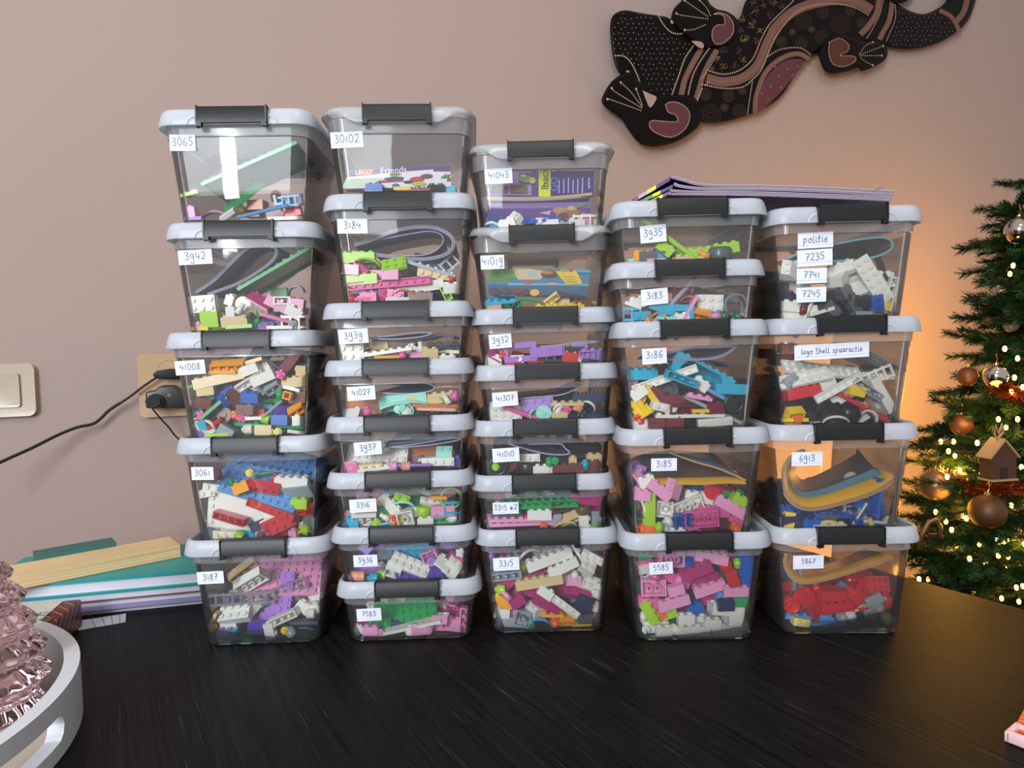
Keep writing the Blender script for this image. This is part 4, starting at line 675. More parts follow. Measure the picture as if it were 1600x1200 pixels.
curl('instruction_booklet', '3184', crop(480, 290, Z2, [(420, 545), (600, 490), (780, 420), (960, 385), (1130, 390), (1260, 450), (1290, 530), (1230, 600), (1060, 640), (860, 635), (640, 605), (410, 590)]), .014, .11, BK, t=.0032, label="thick grey-edged booklet curled into a loop, second stack's box below the top")
curl('instruction_booklet', '3184', crop(480, 290, Z2, [(640, 490), (860, 445), (1080, 412), (1190, 440), (1205, 510), (1120, 590), (980, 622), (800, 615)]), .018, .10, BK, t=.0009, label="thin booklet nested inside the big curled loop, second stack")
curl('instruction_booklet', '3939', crop(490, 460, Z2, [(500, 400), (700, 405), (860, 395), (1000, 375), (1060, 345), (980, 335), (840, 345), (680, 365), (500, 380)]), .012, .10, BK, t=.0012, shrink=.05, label="flattened navy booklet loop, second stack's sixth box")
curl('instruction_booklet', '3939', crop(490, 460, Z2, [(520, 415), (760, 425), (1000, 400), (1120, 370), (1250, 400)]), .02, .10, [NAVYC, NAVYC, LINE], t=.003, label="navy booklet under the flattened loop, second stack's sixth box")
curl('instruction_booklet', '41027', crop(490, 460, Z2, [(570, 880), (720, 890), (900, 890), (1030, 870), (1085, 830), (1010, 790), (800, 785), (620, 795)]), .012, .09, BK, t=.0012, shrink=.05, label="thin booklet bent into an oval loop, second stack's fifth box")
curl('instruction_booklet', '3937', crop(490, 630, Z2, [(630, 400), (850, 395), (1100, 370), (1290, 335), (1300, 310), (1180, 315), (900, 360), (640, 390)]), .012, .10, BK, t=.0012, shrink=.05, label="narrow slate booklet folded flat, second stack's fourth box")
curl('instruction_booklet', '3937', crop(490, 630, Z2, [(640, 380), (900, 352), (1180, 318), (1270, 322)]), .012, .10, [mat('slate_blue_cover', (92, 96, 128), .4), NAVYC, LINE], t=.0022, label="slate blue booklet lying on the folded one, second stack's fourth box")
curl('instruction_booklet', '3316', crop(490, 630, Z2, [(560, 830), (720, 815), (900, 850), (1120, 820)]), .05, .11, BK, t=.0012, label="dark booklet at the back over the mixed pieces, second stack's third box")
curl('instruction_booklet', '3932', crop(720, 470, Z2, [(470, 400), (620, 418), (820, 410), (1010, 395), (1200, 372), (1230, 360), (1100, 358), (900, 385), (700, 400), (520, 375)]), .012, .10, BK, t=.0010, shrink=.05, label="thin grey booklet with a slim black opening, middle stack's fifth box")
curl('instruction_booklet', '41307', crop(720, 470, Z2, [(490, 885), (640, 868), (800, 858), (930, 835), (1010, 800), (1090, 765)]), .012, .11, BK, t=.0012, label="grey booklet sagging across the middle stack's fourth box")
curl('instruction_booklet', '41010', crop(720, 640, Z2, [(420, 310), (640, 375), (800, 405), (930, 408), (980, 385), (930, 335), (880, 300), (600, 303)]), .012, .10, BK, t=.0014, shrink=.05, label="purple-black booklet hanging as a pouch, middle stack's third box")
curl('instruction_booklet', '3186', crop(930, 480, Z2, [(370, 490), (520, 480), (700, 478), (900, 478), (1080, 460), (1200, 410), (1265, 350), (1230, 338), (1060, 345), (860, 350), (640, 400)]), .012, .11, BK, t=.0022, shrink=.05, label="dark curled booklet above the turquoise pieces, fourth stack's middle box")
curl('instruction_booklet', '3186', crop(930, 480, Z2, [(600, 500), (900, 488), (1120, 500), (1200, 540)]), .03, .11, [NAVYC, NAVYC, LINE], t=.0016, label="flat navy booklet under the curled one, fourth stack's middle box")
YEL = mat('golden_yellow_cover', (226, 170, 24), .35); BRN = mat('dark_brown_printed_cover', (118, 86, 54), .35); SKY = mat('pale_blue_printed_band', (108, 156, 178), .35)
AMB = mat('amber_printed_band', (214, 150, 40), .4); STL = mat('steel_blue_cover', (66, 96, 128), .3); TEAL = mat('teal_cover_rim', (110, 168, 180), .4); DKP = mat('dark_road_print', (64, 58, 58), .3)
curl('instruction_booklet', '3185', crop(940, 640, Z2, [(450, 668), (640, 670), (900, 672), (1120, 660), (1290, 668)]), .010, .08, [YEL, BRN, YEL, STL, LINE], bands=[(.16, 2), (.75, 1), (1, 3)], rear=crop(940, 640, Z2, [(280, 440), (420, 400), (600, 380), (900, 395), (1000, 400)]), t=.0016, label="yellow and brown booklet sloping over the pink bricks, fourth stack's second box")
curl('instruction_booklet', '3185', crop(940, 640, Z2, [(600, 390), (820, 470), (1030, 530), (1180, 590), (1290, 640)]), .016, .07, [TANP, STL, BRN, LINE], rear=crop(940, 640, Z2, [(620, 375), (840, 400), (1000, 430), (1100, 500), (1150, 560)]), t=.0016, label="brown booklet with a lifted corner on the yellow one, fourth stack's second box")
curl('instruction_booklet', 'politie', crop(1170, 290, Z3, [(290, 640), (500, 540), (700, 500), (900, 460), (1100, 440), (1185, 470), (1170, 530), (1050, 585), (850, 615), (600, 625), (300, 650)]), .014, .10, [TEAL, mat('black_printed_cover', (42, 40, 40), .3), LINE], t=.0018, shrink=.05, label="booklet curled into a pointed oval with a teal rim, rightmost stack's top box")
GS = mat('glossy_grey_striped_leaflet', (128, 132, 138), .3)
for q in range(6):
    curl('folded_leaflet', 'lego Shell spaaractie', crop(1170, 470, Z3, [(480+30*q, 500-6*q), (760+20*q, 430+8*q), (980, 415+14*q), (1150, 500+10*q), (1310, 575+3*q)]), .014+.004*q, .09, [GS, [DKP, GS][q % 2], LINE], t=.0006,
         label='thin grey leaflet, %s of the fan under the long label' % ['topmost', 'second', 'third', 'fourth', 'fifth', 'lowest'][q])
c6 = curl('instruction_booklet', '6913', crop(1170, 640, Z3, [(440, 325), (330, 390), (268, 500), (262, 620), (310, 740), (400, 820), (520, 845), (680, 820), (900, 760), (1100, 680), (1270, 560)]), .010, .085, [TANP, YEL, STL, SKY, DKP, LINE],
          bands=[(.26, 1, 2), (.45, 3, 2), (1, 4, 2)], rear=crop(1170, 640, Z3, [(470, 335), (400, 400), (370, 480), (380, 560), (420, 600), (480, 600), (600, 560), (760, 480), (900, 400), (1030, 350), (1180, 440)]), t=.0042, label="large curled booklet with yellow edge and dark car picture, rightmost stack's second box")
curl('instruction_booklet', '5867', crop(1170, 800, Z3, [(300, 340), (285, 420), (320, 520), (400, 590), (520, 600), (700, 560), (900, 500), (1080, 440), (1210, 390)]), .010, .08, [TANP, AMB, TANP, DKP, LINE],
     bands=[(.4, 1, 2), (1, 3, 2)], rear=crop(1170, 800, Z3, [(330, 335), (340, 380), (380, 430), (450, 470), (560, 470), (700, 440), (850, 380), (960, 330), (1100, 320)]), t=.0030, label="curled amber and dark grey booklet over red pieces, rightmost stack's bottom box")
# the wheel printed on the car booklet
B = BOX['6913']; m = MB(); Mi = B['Mi']; c = Mi @ at(1170+850/Z3, 640+565/Z3, Y=B['Yf']+.062)
for k in range(14):
    a = 2*pi*k/14; m.box((-.0007, -.0006, .0015), (.0007, 0, .0060), 0, Matrix.Translation(c) @ Matrix.Rotation(radians(-22), 4, 'Y') @ Matrix.Rotation(a, 4, 'Y') @ Matrix.Diagonal((1, 1, 1, 1)))
n = 20; V = []
for k in range(n):
    a = 2*pi*k/n
    for r_ in (.0060, .0070): V.append((c.x+r_*cos(a)*1.0, c.y-.0004, c.z+r_*sin(a)*.8))
m.add(V, [(2*k, 2*k+1, 2*((k+1) % n)+1, 2*((k+1) % n)) for k in range(n)])
wh = m.build('printed_wheel', mat('pale_printed_wheel', (176, 176, 160), .4), c6)
# flat covers seen through the box fronts
def cover(name, box, corners, y, base, prints, label, lettering=()):
    """flat booklet standing in a box; corners tl, tr, br, bl in pixels, prints are polygons in cover fractions"""
    B = BOX[box]; P = [B['Mi'] @ at(px, py, Y=B['Yf']+.014+y) for px, py in corners]; lean = Vector((0, .010, 0))
    P[0] += lean; P[1] += lean
    hc = B['H']-.0238
    for p in P:
        hw = tub_w(max(p.z, 0), hc)/2-.004; p.x = max(-hw, min(hw, p.x)); p.z = max(p.z, .004)
    uv = lambda u, v, e=0: (P[3].lerp(P[2], u)).lerp(P[0].lerp(P[1], u), v)+Vector((0, -.00012*e, 0))
    back = [p+Vector((0, .0022, 0)) for p in P]
    m = MB(); m.add(P+back, [(3, 2, 1, 0), (4, 5, 6, 7), (0, 1, 5, 4), (1, 2, 6, 5), (2, 3, 7, 6), (3, 0, 4, 7)])
    ob = m.build(name, base); ob.matrix_world = B['M']; tag(ob, label, 'booklet', 'instruction booklets kept in the boxes')
    ms = []; m = MB()
    for i, (col, pl) in enumerate(prints):
        mm = mat('print_%02x%02x%02x' % col, col, .4)
        if mm not in ms: ms.append(mm)
        if len(pl) == 4 and not isinstance(pl[0], tuple):
            cx, cy, rx, ry = pl; pl = [(cx+rx*cos(2*pi*k/12), cy+ry*sin(2*pi*k/12)) for k in range(12)]
        m.add([uv(min(max(u, 0), 1), min(max(v, 0), 1), i+1) for u, v in pl], [tuple(range(len(pl)))], ms.index(mm))
    m.build('printed_picture', ms, ob)
    for (txt, u, v, h, rot, col) in lettering:
        cu = bpy.data.curves.new('lettering', 'FONT'); cu.body = txt; cu.size = h; cu.extrude = .00004; cu.align_x = 'CENTER'; cu.align_y = 'CENTER'; cu.materials.append(mat('print_%02x%02x%02x' % col, col, .4))
        tt_ = bpy.data.objects.new('t', cu); COL.objects.link(tt_); me_ = bpy.data.meshes.new_from_object(tt_.evaluated_get(bpy.context.evaluated_depsgraph_get())); bpy.data.objects.remove(tt_)
        t_ = link(bpy.data.objects.new('lettering', me_), ob); t_.location = uv(u, v, len(prints)+3); t_.rotation_euler = (radians(90), -radians(rot), 0)
    return ob
q4 = lambda a, b, c, d: [(a, b), (c, b), (c, d), (a, d)]
cover('picture_booklet', '30102', crop(480, 140, Z2, [(370, 690), (1275, 655), (1285, 868), (300, 885)]), .008, WHITEP,
      [((112, 72, 128), [(0, .62), (.4, .75), (.6, .80), (1, .72), (1, 1), (0, 1)]), ((196, 76, 70), [(.07, .66), (.24, .70), (.24, .96), (.08, .90)]), ((212, 226, 206), [(0, .05), (.34, .05), (.34, .56), (.03, .56)]), ((84, 96, 92), (.46, .46, .10, .10)), ((120, 160, 90), (.46, .66, .06, .08)),
       ((196, 60, 84), (.68, .38, .07, .14)), ((120, 84, 70), (.77, .52, .06, .12)), ((168, 60, 110), [(.30, .25), (.55, .30), (.55, .40), (.32, .36)]), ((68, 90, 170), (.32, .18, .035, .12)), ((60, 110, 190), (.49, .10, .035, .10)), ((60, 56, 60), (.60, .26, .045, .07)), ((160, 205, 60), (.70, .16, .07, .10)),
       ((60, 140, 80), [(.90, .42), (.97, .66), (.94, .50), (1, .60), (.97, .40)]), ((150, 90, 50), [(.96, .25), (1, .28), (1, .42), (.97, .40)])],
      "white and purple leaflet with pictures standing in the second stack's top box", [('LEGO', .15, .80, .0062, 3, (245, 236, 200)), ('Friends', .44, .845, .0085, 3, (240, 236, 246))])
pp = [((150, 128, 176), [(0, .05), (.40, .05), (.40, .98), (0, .98)]), ((58, 34, 104), q4(.47, 0, 1, 1)), ((206, 214, 24), [(.47, 0), (.585, 0), (.585, 1), (.47, 1)]), ((96, 74, 110), q4(.02, .10, .17, .42)), ((120, 150, 90), (.09, .25, .05, .10)), ((160, 80, 70), (.13, .2, .03, .08)),
      ((96, 90, 70), q4(.20, .10, .36, .42)), ((140, 110, 60), (.27, .25, .06, .10)), ((74, 68, 90), q4(.28, .46, .45, .88)), ((110, 150, 80), (.35, .66, .07, .13)), ((200, 170, 90), (.41, .6, .03, .12)), ((214, 196, 160), (.32, .78, .03, .05)), ((190, 180, 215), q4(.60, .96, .63, .99))]
for i in range(6): pp.append(((168, 158, 205), q4(.66+.045*i, .12, .672+.045*i, .62+.05*(i % 3))))
cover('picture_booklet', '41043', crop(710, 200, Z2, [(315, 350), (1255, 362), (1240, 612), (318, 612)]), .016, mat('violet_cover', (88, 62, 124), .35), pp, "violet page with lime band and small pictures, middle stack's top box",
      [('edback', .53, .50, .0105, 90, (30, 34, 20)), ('GO', .62, .45, .009, 90, (96, 110, 200)), ('www', .95, .5, .005, 90, (210, 200, 235))])
cover('picture_booklet', '41043', crop(710, 200, Z2, [(285, 650), (1225, 640), (1215, 850), (300, 860)]), .010, mat('violet_cover', (88, 62, 124), .35),
      [((128, 104, 160), q4(0, .72, 1, 1)), ((40, 66, 140), [(0, 0), (.5, 0), (.4, .35), (0, .45)]), ((190, 160, 190), [(.5, .5), (.62, .62), (.6, .4)]), ((148, 110, 80), (.78, .45, .12, .30)), ((176, 136, 100), (.70, .6, .07, .16)), ((110, 60, 56), (.74, .36, .05, .16)), ((196, 170, 110), (.82, .7, .05, .10)), ((150, 80, 60), (.92, .35, .05, .2)), ((96, 140, 60), [(.84, .68), (.98, .86), (.98, .92), (.84, .76)])],
      "violet booklet with brown blossom picture lying lower, middle stack's top box")
curl('page_block', '41043', crop(710, 200, Z2, [(285, 625), (600, 632), (900, 622), (1230, 590)]), .010, .06, [mat('ochre_page_edge', (206, 150, 84), .6), WHITEP, LINE], t=.0016, label="ochre-edged pages between the two violet booklets, middle stack's top box")
cover('picture_booklet', '41019', crop(710, 340, Z2, [(290, 440), (1228, 458), (1180, 720), (300, 700)]), .010, mat('lake_blue_cover', (74, 132, 160), .35),
      [((58, 98, 128), q4(0, 0, 1, .42)), ((120, 176, 196), [(.2, .40), (1, .44), (1, .50), (.2, .48)]), ((104, 150, 62), [(0, .55), (.18, .52), (.32, .75), (.30, 1), (0, .98)]), ((124, 178, 66), (.22, .82, .10, .16)), ((206, 190, 150), [(.30, .60), (.52, .62), (.58, .92), (.42, 1), (.24, 1)]),
       ((186, 186, 182), (.44, .80, .06, .13)), ((176, 96, 96), (.40, .52, .06, .07)), ((112, 64, 44), (.60, .82, .08, .14)), ((176, 140, 70), (.58, .88, .06, .06)), ((190, 160, 176), (.64, .47, .07, .05)), ((236, 196, 70), [(.66, .92), (.86, .98), (.94, .50), (.78, .46)]), ((160, 120, 30), q4(.75, .62, .86, .645)), ((160, 120, 30), q4(.74, .72, .85, .745)), ((160, 120, 30), q4(.77, .54, .88, .565)),
       ((120, 190, 60), (.74, .96, .04, .06)), ((214, 50, 50), (.81, .95, .02, .04)), ((60, 170, 214), [(.86, .90), (1, .88), (1, 1), (.88, 1)]), ((48, 56, 80), (.07, .16, .06, .14)), ((70, 66, 80), (.19, .20, .06, .12)), ((104, 66, 60), (.29, .20, .06, .12)), ((90, 56, 50), (.38, .16, .05, .12)), ((224, 186, 60), (.47, .15, .05, .12)), ((76, 66, 66), [(.5, 0), (.72, .22), (1, .04), (1, 0)])],
      "colourful lakeside picture booklet with a yellow crate, middle stack's box below the top")
# ---------------------------------------------------------------- magazines lying across the two right stacks
import numpy as np
zt = BOX['3935']['z']+BOX['3935']['H']+.0022; zt2 = BOX['politie']['z']+BOX['politie']['H']+.002
VIO = mat('violet_cover', (88, 62, 124), .35)
def lie(pts, y0, y1, t, mats, label, name='magazine'):
    A = catmull(pts, 6); k = len(A); nor = []
    for i in range(k):
        d = A[min(i+1, k-1)]-A[max(i-1, 0)]; nor.append(Vector((-d.z, 0, d.x)).normalized()*t)
    V = A+[p+Vector((0, y1, 0)) for p in A]; V += [V[i]+nor[i % k] for i in range(2*k)]; Fc = []; M = []
    for i in range(k-1):
        Fc += [(i, k+i, k+i+1, i+1), (2*k+i, 2*k+i+1, 3*k+i+1, 3*k+i), (i, i+1, 2*k+i+1, 2*k+i), (k+i+1, k+i, 3*k+i, 3*k+i+1)]; M += [1, 1, 0, 0]
    Fc += [(0, 2*k, 3*k, k), (k-1, 2*k-1, 4*k-1, 3*k-1)]; M += [1, 0]
    for q in (.3, .6):
        for i in range(k-1):
            a, b = A[i]+nor[i]*q, A[i+1]+nor[i+1]*q; e = Vector((0, -.0002, 0)); w_ = nor[i]*.07; n0 = len(V); V += [a+e-w_, b+e-w_, b+e+w_, a+e+w_]; Fc.append((n0, n0+1, n0+2, n0+3)); M.append(2)
    o = mesh_obj(name, V, Fc, mats, None, M); tag(o, label, 'magazine', 'magazines across the right stacks'); return o
PE = mat('pale_violet_page_edge', (176, 160, 178), .7)
Ym = BOX['3935']['Yf']+.012
mg = crop(960, 260, 3.2, [(275, 135), (420, 140), (700, 145), (1000, 155), (1390, 172)])
def mz(pts, dy=0): return [at(x, y+dy, Y=Ym+.004) for x, y in pts]
XS = (268, 300, 420, 700, 1000, 1250, 1392); BASEY = (141, 143, 145, 148, 158, 168, 175)
def leaf(xs, lift):
    out = []
    for x, l_ in zip(xs, lift):
        p = at(960+x/3.2, 260+np.interp(x, XS, BASEY)/3.2, Y=Ym+.004); p.z += l_; out.append(p)
    return out
m1 = lie(leaf((268, 300, 420, 700, 1000, 1250, 1380), (0, 0, 0, 0, 0, 0, 0)), 0, .13, .0017, [PE, VIO, LINE], 'lowest violet magazine lying across the two right stacks')
m2 = lie(leaf((276, 300, 420, 700, 1000, 1250, 1390), (.0034, .0026, .0020, .0020, .0020, .0020, .0020)), 0, .13, .0022, [PE, VIO, LINE], 'second magazine from below, folded spine at its left')
m3 = lie(leaf((296, 330, 450, 700, 1000, 1250, 1396), (.0092, .0068, .0048, .0050, .0052, .0048, .0045)), 0, .13, .0025, [PE, VIO, LINE], 'thick middle magazine of the pile with a dark gap under it')
m4 = lie(leaf((282, 340, 450, 700, 1000, 1250, 1400), (.0150, .0125, .0082, .0078, .0080, .0076, .0074)), 0, .13, .0024, [PE, VIO, LINE], 'topmost magazine with its spine lifted, above the fourth stack')
lie(mz(crop(960, 260, 3.2, [(1285, 128), (1320, 118), (1354, 100)])), 0, .09, .0010, [PE, VIO, LINE], 'loose magazine corner curling up at the right end of the pile', 'loose_page')
LIME = mat('lime_cover_band', (206, 214, 24), .4); BRC = mat('brown_photo_corner', (104, 84, 72), .4); GRC = mat('green_photo_corner', (96, 140, 72), .4); LVC = mat('pale_violet_cover', (176, 150, 196), .4)
def flap(a, b, th, col, label, tipc):
    """the cover that slopes down to the left from a spine at a to its corner at b, printed in bands"""
    A, Bp = at(*a, Y=Ym+.006), at(*b, Y=Ym+.010); m = MB(); bands = [(0, .38, 0), (.38, .62, 1), (.62, .86, 2), (.86, 1, 3)]
    for u, v, mi in bands:
        p, q = A.lerp(Bp, u), A.lerp(Bp, v); n_ = Vector((0, .11, 0)); d = Vector((0, 0, -th))
        V = [p, q, q+n_, p+n_, p+d, q+d, q+n_+d, p+n_+d]; m.add(V, [(0,1,2,3),(7,6,5,4),(4,5,1,0),(1,5,6,2),(2,6,7,3),(4,0,3,7)], mi)
    o = m.build('cover_flap', [VIO, LIME, tipc, BRC]); tag(o, label, 'magazine', 'magazines across the right stacks')
P3 = lambda a, b: crop(960, 260, 3.2, [a, b])
flap(*P3((278, 52), (95, 160)), .0035, 0, 'upper sloping cover with lime band at the left end of the pile', LVC)
flap(*P3((292, 90), (130, 168)), .0030, 0, 'middle sloping cover with lime band beside the black clip', GRC)
flap(*P3((285, 118), (170, 172)), .0030, 0, 'lowest sloping cover with lime band just above the clip', GRC)
# ---------------------------------------------------------------- the carved lizard on the wall
LZ = mat('near_black_lacquered_wood', (13, 8, 8), .45, .10); DOT = mat('cream_painted_dot', (170, 148, 128), .85); PINKB = mat('dusty_pink_painted_band', (104, 70, 60), .85)
MAUVE = mat('mauve_stippled_paint', (82, 38, 48), .85, noise=(900, .35)); GOLDP = mat('ochre_painted_dot', (120, 98, 56), .85); RUST = mat('rust_stippled_paint', (74, 34, 22), .85, noise=(900, .3)); SMOKE = mat('umber_painted_line', (92, 72, 60), .85); WHT = mat('wall_paint_seen_through', (150, 131, 122), .9)
def wl(px, py, out=0): return wall_pt(px, py, out)
lz = empty('carved_lizard', wall_pt(1200, 90)); tag(lz, 'black carved lizard wall ornament painted with cream dots and pink bands', 'wall ornament')
def plaque(name, pts, th, base_out, m_, bev=.006, holes=None):
    P = catmull([Vector((x, y, 0)) for x, y in pts+[pts[0]]], 5)[:-1]; n = len(P); O = lz.location
    cx = sum(p.x for p in P)/n; cy = sum(p.y for p in P)/n
    def ring(out, inset):
        R = []
        for i, p in enumerate(P):
            d = P[(i+1) % n]-P[i-1]; nn = Vector((-d.y, d.x, 0)); nn = nn.normalized() if nn.length > 0 else nn
            if area2 < 0: nn = -nn
            R.append(wl(p.x+nn.x*inset, p.y+nn.y*inset, out)-O)
        return R
    area2 = sum(P[i].x*P[(i+1) % n].y-P[(i+1) % n].x*P[i].y for i in range(n))
    rings = [ring(base_out, 0), ring(base_out+th*.6, 0), ring(base_out+th*.88, 1.6), ring(base_out+th, 4.0)]
    V = [v for r_ in rings for v in r_]; Fc = [(q*n+i, q*n+(i+1) % n, (q+1)*n+(i+1) % n, (q+1)*n+i) for q in range(3) for i in range(n)]
    Fc += [tuple(range(3*n, 4*n)), tuple(reversed(range(n)))]
    me = bpy.data.meshes.new(name); me.from_pydata([tuple(v) for v in V], [], Fc); me.materials.append(m_)
    bm = bmesh.new(); bm.from_mesh(me); bmesh.ops.triangulate(bm, faces=[f for f in bm.faces if len(f.verts) > 4]); bmesh.ops.recalc_face_normals(bm, faces=bm.faces); bm.to_mesh(me); bm.free()
    return link(bpy.data.objects.new(name, me), lz)
body = plaque('body', [(953, 45), (957, 25), (975, 16), (1000, 20), (1012, 22), (1040, 26), (1052, 30), (1090, 20), (1120, 22), (1145, 30), (1156, 27), (1180, -12), (1290, -40), (1390, -25), (1393, -5), (1412, 12), (1440, 22), (1462, 15), (1478, 2), (1490, -25), (1526, -25), (1522, 10), (1508, 38), (1480, 60), (1450, 72), (1420, 77), (1390, 74), (1360, 66), (1310, 72),
    (1268, 86), (1246, 112), (1224, 146), (1200, 166), (1160, 183), (1120, 192), (1095, 190), (1072, 170), (1040, 160), (1010, 148), (1002, 136), (985, 124), (966, 112), (957, 85)], .014, .006, LZ)
leg1 = plaque('leg', [(968, 118), (982, 112), (1000, 128), (1016, 142), (1030, 148), (1060, 148), (1085, 152), (1096, 172), (1092, 196), (1074, 212), (1050, 224), (1022, 229), (1000, 224), (984, 206), (970, 185), (952, 172), (940, 160), (944, 145), (955, 128)], .012, .014, LZ)
leg2 = plaque('leg', [(1048, 30), (1052, 15), (1064, 2), (1078, -14), (1100, -14), (1108, 4), (1120, 14), (1136, 18), (1150, 28), (1156, 42), (1150, 58), (1136, 70), (1116, 74), (1098, 74), (1086, 66), (1070, 55), (1056, 42)], .012, .014, LZ)
leg3 = plaque('leg', [(1278, 84), (1290, 62), (1312, 52), (1334, 60), (1350, 64), (1372, 64), (1386, 74), (1384, 92), (1368, 103), (1348, 111), (1340, 106), (1322, 112), (1298, 115), (1286, 106)], .012, .014, LZ)
leg4 = plaque('leg', [(1385, -20), (1392, 2), (1402, 5), (1420, 0), (1430, -20)], .012, .014, LZ)
LO = lz.location
UU, VV = WU, Vector((0, 0, 1))
def dots(name, groups, out, m_, parent, n=6):
    V = []; Fc = []
    for x, y, r_ in groups:
        c_ = wl(x, y, out)-LO; rr = r_*.00125; n0 = len(V)
        V += [c_+UU*rr*cos(2*pi*k/n)+VV*rr*sin(2*pi*k/n) for k in range(n)]+[c_+WN*rr*.5]; Fc += [(n0+k, n0+(k+1) % n, n0+n) for k in range(n)]
    o = mesh_obj(name, V, Fc, m_, parent); o['kind'] = 'stuff'; return o
def along(pts, step, r_):
    P = catmull([Vector((x, y, 0)) for x, y in pts], 8); out = []; acc = 0
    for a, b in zip(P, P[1:]):
        L_ = (b-a).length
        while acc < L_: q = a.lerp(b, acc/L_ if L_ else 0); out.append((q.x, q.y, r_)); acc += step
        acc -= L_
    return out
def flat(name, pts, out, m_, parent):
    P = catmull([Vector((x, y, 0)) for x, y in pts+[pts[0]]], 4)[:-1]
    me = bpy.data.meshes.new(name); me.from_pydata([tuple(wl(p.x, p.y, out)-LO) for p in P]+[tuple(wl(p.x, p.y, out-.0006)-LO) for p in P], [], [tuple(range(len(P)))]+[(i, (i+1) % len(P), len(P)+(i+1) % len(P), len(P)+i) for i in range(len(P))]); me.materials.append(m_)
    bm = bmesh.new(); bm.from_mesh(me); bmesh.ops.triangulate(bm, faces=[f for f in bm.faces if len(f.verts) > 4]); bm.to_mesh(me); bm.free(); return link(bpy.data.objects.new(name, me), parent)
def band(name, pts, w_, out, m_, parent):
    P = catmull([Vector((x, y, 0)) for x, y in pts], 6); V = []
    for i, p in enumerate(P):
        d = P[min(i+1, len(P)-1)]-P[max(i-1, 0)]; nn = Vector((-d.y, d.x, 0)).normalized()*w_/2
        V += [wl(p.x+nn.x, p.y+nn.y, out)-LO, wl(p.x, p.y, out+.0008)-LO, wl(p.x-nn.x, p.y-nn.y, out)-LO]
    return mesh_obj(name, V, [(3*i+j, 3*i+j+1, 3*i+j+4, 3*i+j+3) for i in range(len(P)-1) for j in range(2)], m_, parent)
bo = .0204; lo2 = .0264
BANDS = [[(1096, 76), (1082, 100), (1070, 125), (1064, 152)], [(1120, 78), (1108, 98), (1098, 120), (1092, 140), (1084, 164)], [(1104, 122), (1130, 128), (1160, 122), (1184, 102), (1200, 66), (1215, 40), (1240, 18), (1270, 6), (1310, 0), (1340, 4), (1362, 16)],
         [(1180, 176), (1182, 150), (1196, 114), (1220, 92), (1246, 84), (1264, 92)], [(1374, -6), (1370, 20), (1356, 42), (1344, 54)], [(1395, -4), (1390, 30), (1380, 50), (1374, 62)], [(1468, 16), (1486, 26), (1496, 42), (1498, 52)], [(1512, -5), (1506, 18), (1494, 34)]]
for b_, w_ in zip(BANDS, (9, 8, 15, 8, 9, 8, 7, 9)): band('painted_band', b_, w_, bo, PINKB, body)
wd = []
for P, r_ in (([(1083, 72), (1070, 92), (1060, 120), (1050, 148)], 1.5), ([(1108, 76), (1094, 96), (1082, 120), (1074, 154)], 1.5), ([(1122, 82), (1107, 108), (1097, 122), (1104, 114)], 1), ([(1106, 110), (1130, 116), (1155, 110), (1176, 92), (1190, 60), (1205, 35), (1235, 6), (1240, 0)], 1.5),
              ([(1098, 132), (1130, 138), (1160, 136), (1176, 124), (1190, 108), (1208, 66), (1226, 38), (1250, 16), (1290, 6), (1330, 10), (1358, 24)], 1.5), ([(1168, 178), (1172, 150), (1176, 126)], 1.3), ([(1200, 88), (1220, 77), (1250, 75), (1268, 87)], 1.4), ([(1086, 166), (1098, 136)], 1.5), ([(1380, 0), (1374, 24), (1364, 44), (1354, 60)], 1.3), ([(1399, 8), (1399, 30), (1390, 52), (1384, 66)], 1.3),
              ([(962, 87), (975, 88), (986, 98), (996, 118), (1000, 130)], 1.4), ([(1028, 22), (1035, 36), (1048, 50), (1062, 53), (1072, 49)], 1.4), ([(1108, 128), (1100, 135)], 1.2)): wd += along(P, 3.6, r_)
for P in BANDS: wd += along([(x+1, y) for x, y in P], 3.0, .7)
wd += [(1050.5, 34, 3.4), (981, 113.5, 3.4)]
dots('painted_dots', wd, bo+.0012, DOT, body)
rnd = random.Random(5)
def inpoly(x, y, P):
    c_ = False
    for i in range(len(P)):
        x1, y1 = P[i]; x2, y2 = P[i-1]
        if (y1 > y) != (y2 > y) and x < (x2-x1)*(y-y1)/(y2-y1)+x1: c_ = not c_
    return c_
sm = []
head = [(958, 40), (975, 20), (1020, 27), (1040, 50), (1060, 60), (1080, 70), (1062, 100), (1048, 150), (1010, 140), (1000, 115), (988, 95), (958, 80)]; tail = [(1402, 14), (1440, 26), (1466, 18), (1486, 32), (1490, 52), (1440, 72), (1400, 72), (1388, 66), (1400, 40)]
for poly, st in ((head, 8), (tail, 7)):
    y = min(p[1] for p in poly)
    while y < max(p[1] for p in poly):
        x = min(p[0] for p in poly)+(st/2 if int(y/st) % 2 else 0)
        while x < max(p[0] for p in poly):
            a, b = x+rnd.uniform(-1.5, 1.5), y+rnd.uniform(-1.5, 1.5)
            if inpoly(a, b, poly): sm.append((a, b, .75))
            x += st
        y += st
dots('painted_dots', sm, bo+.0004, DOT, body)
cl = []; cm_ = []
for x, y in [(1160, 30), (1180, 17), (1204, 46), (1162, 62), (1121, 92), (1162, 94), (1187, 48), (1210, 4), (1174, 40), (1150, 46), (1130, 105), (1166, 60)]: cl += [(x+rnd.gauss(0, 3), y+rnd.gauss(0, 3), .8) for _ in range(22)]
for x, y in [(1178, 33), (1157, 46), (1131, 78), (1153, 80), (1182, 64), (1113, 106), (1150, 104), (1204, 24), (1192, 8), (1176, 4), (1220, 10)]: cm_ += [(x+rnd.gauss(0, 3), y+rnd.gauss(0, 3), 1.0) for _ in range(22)]
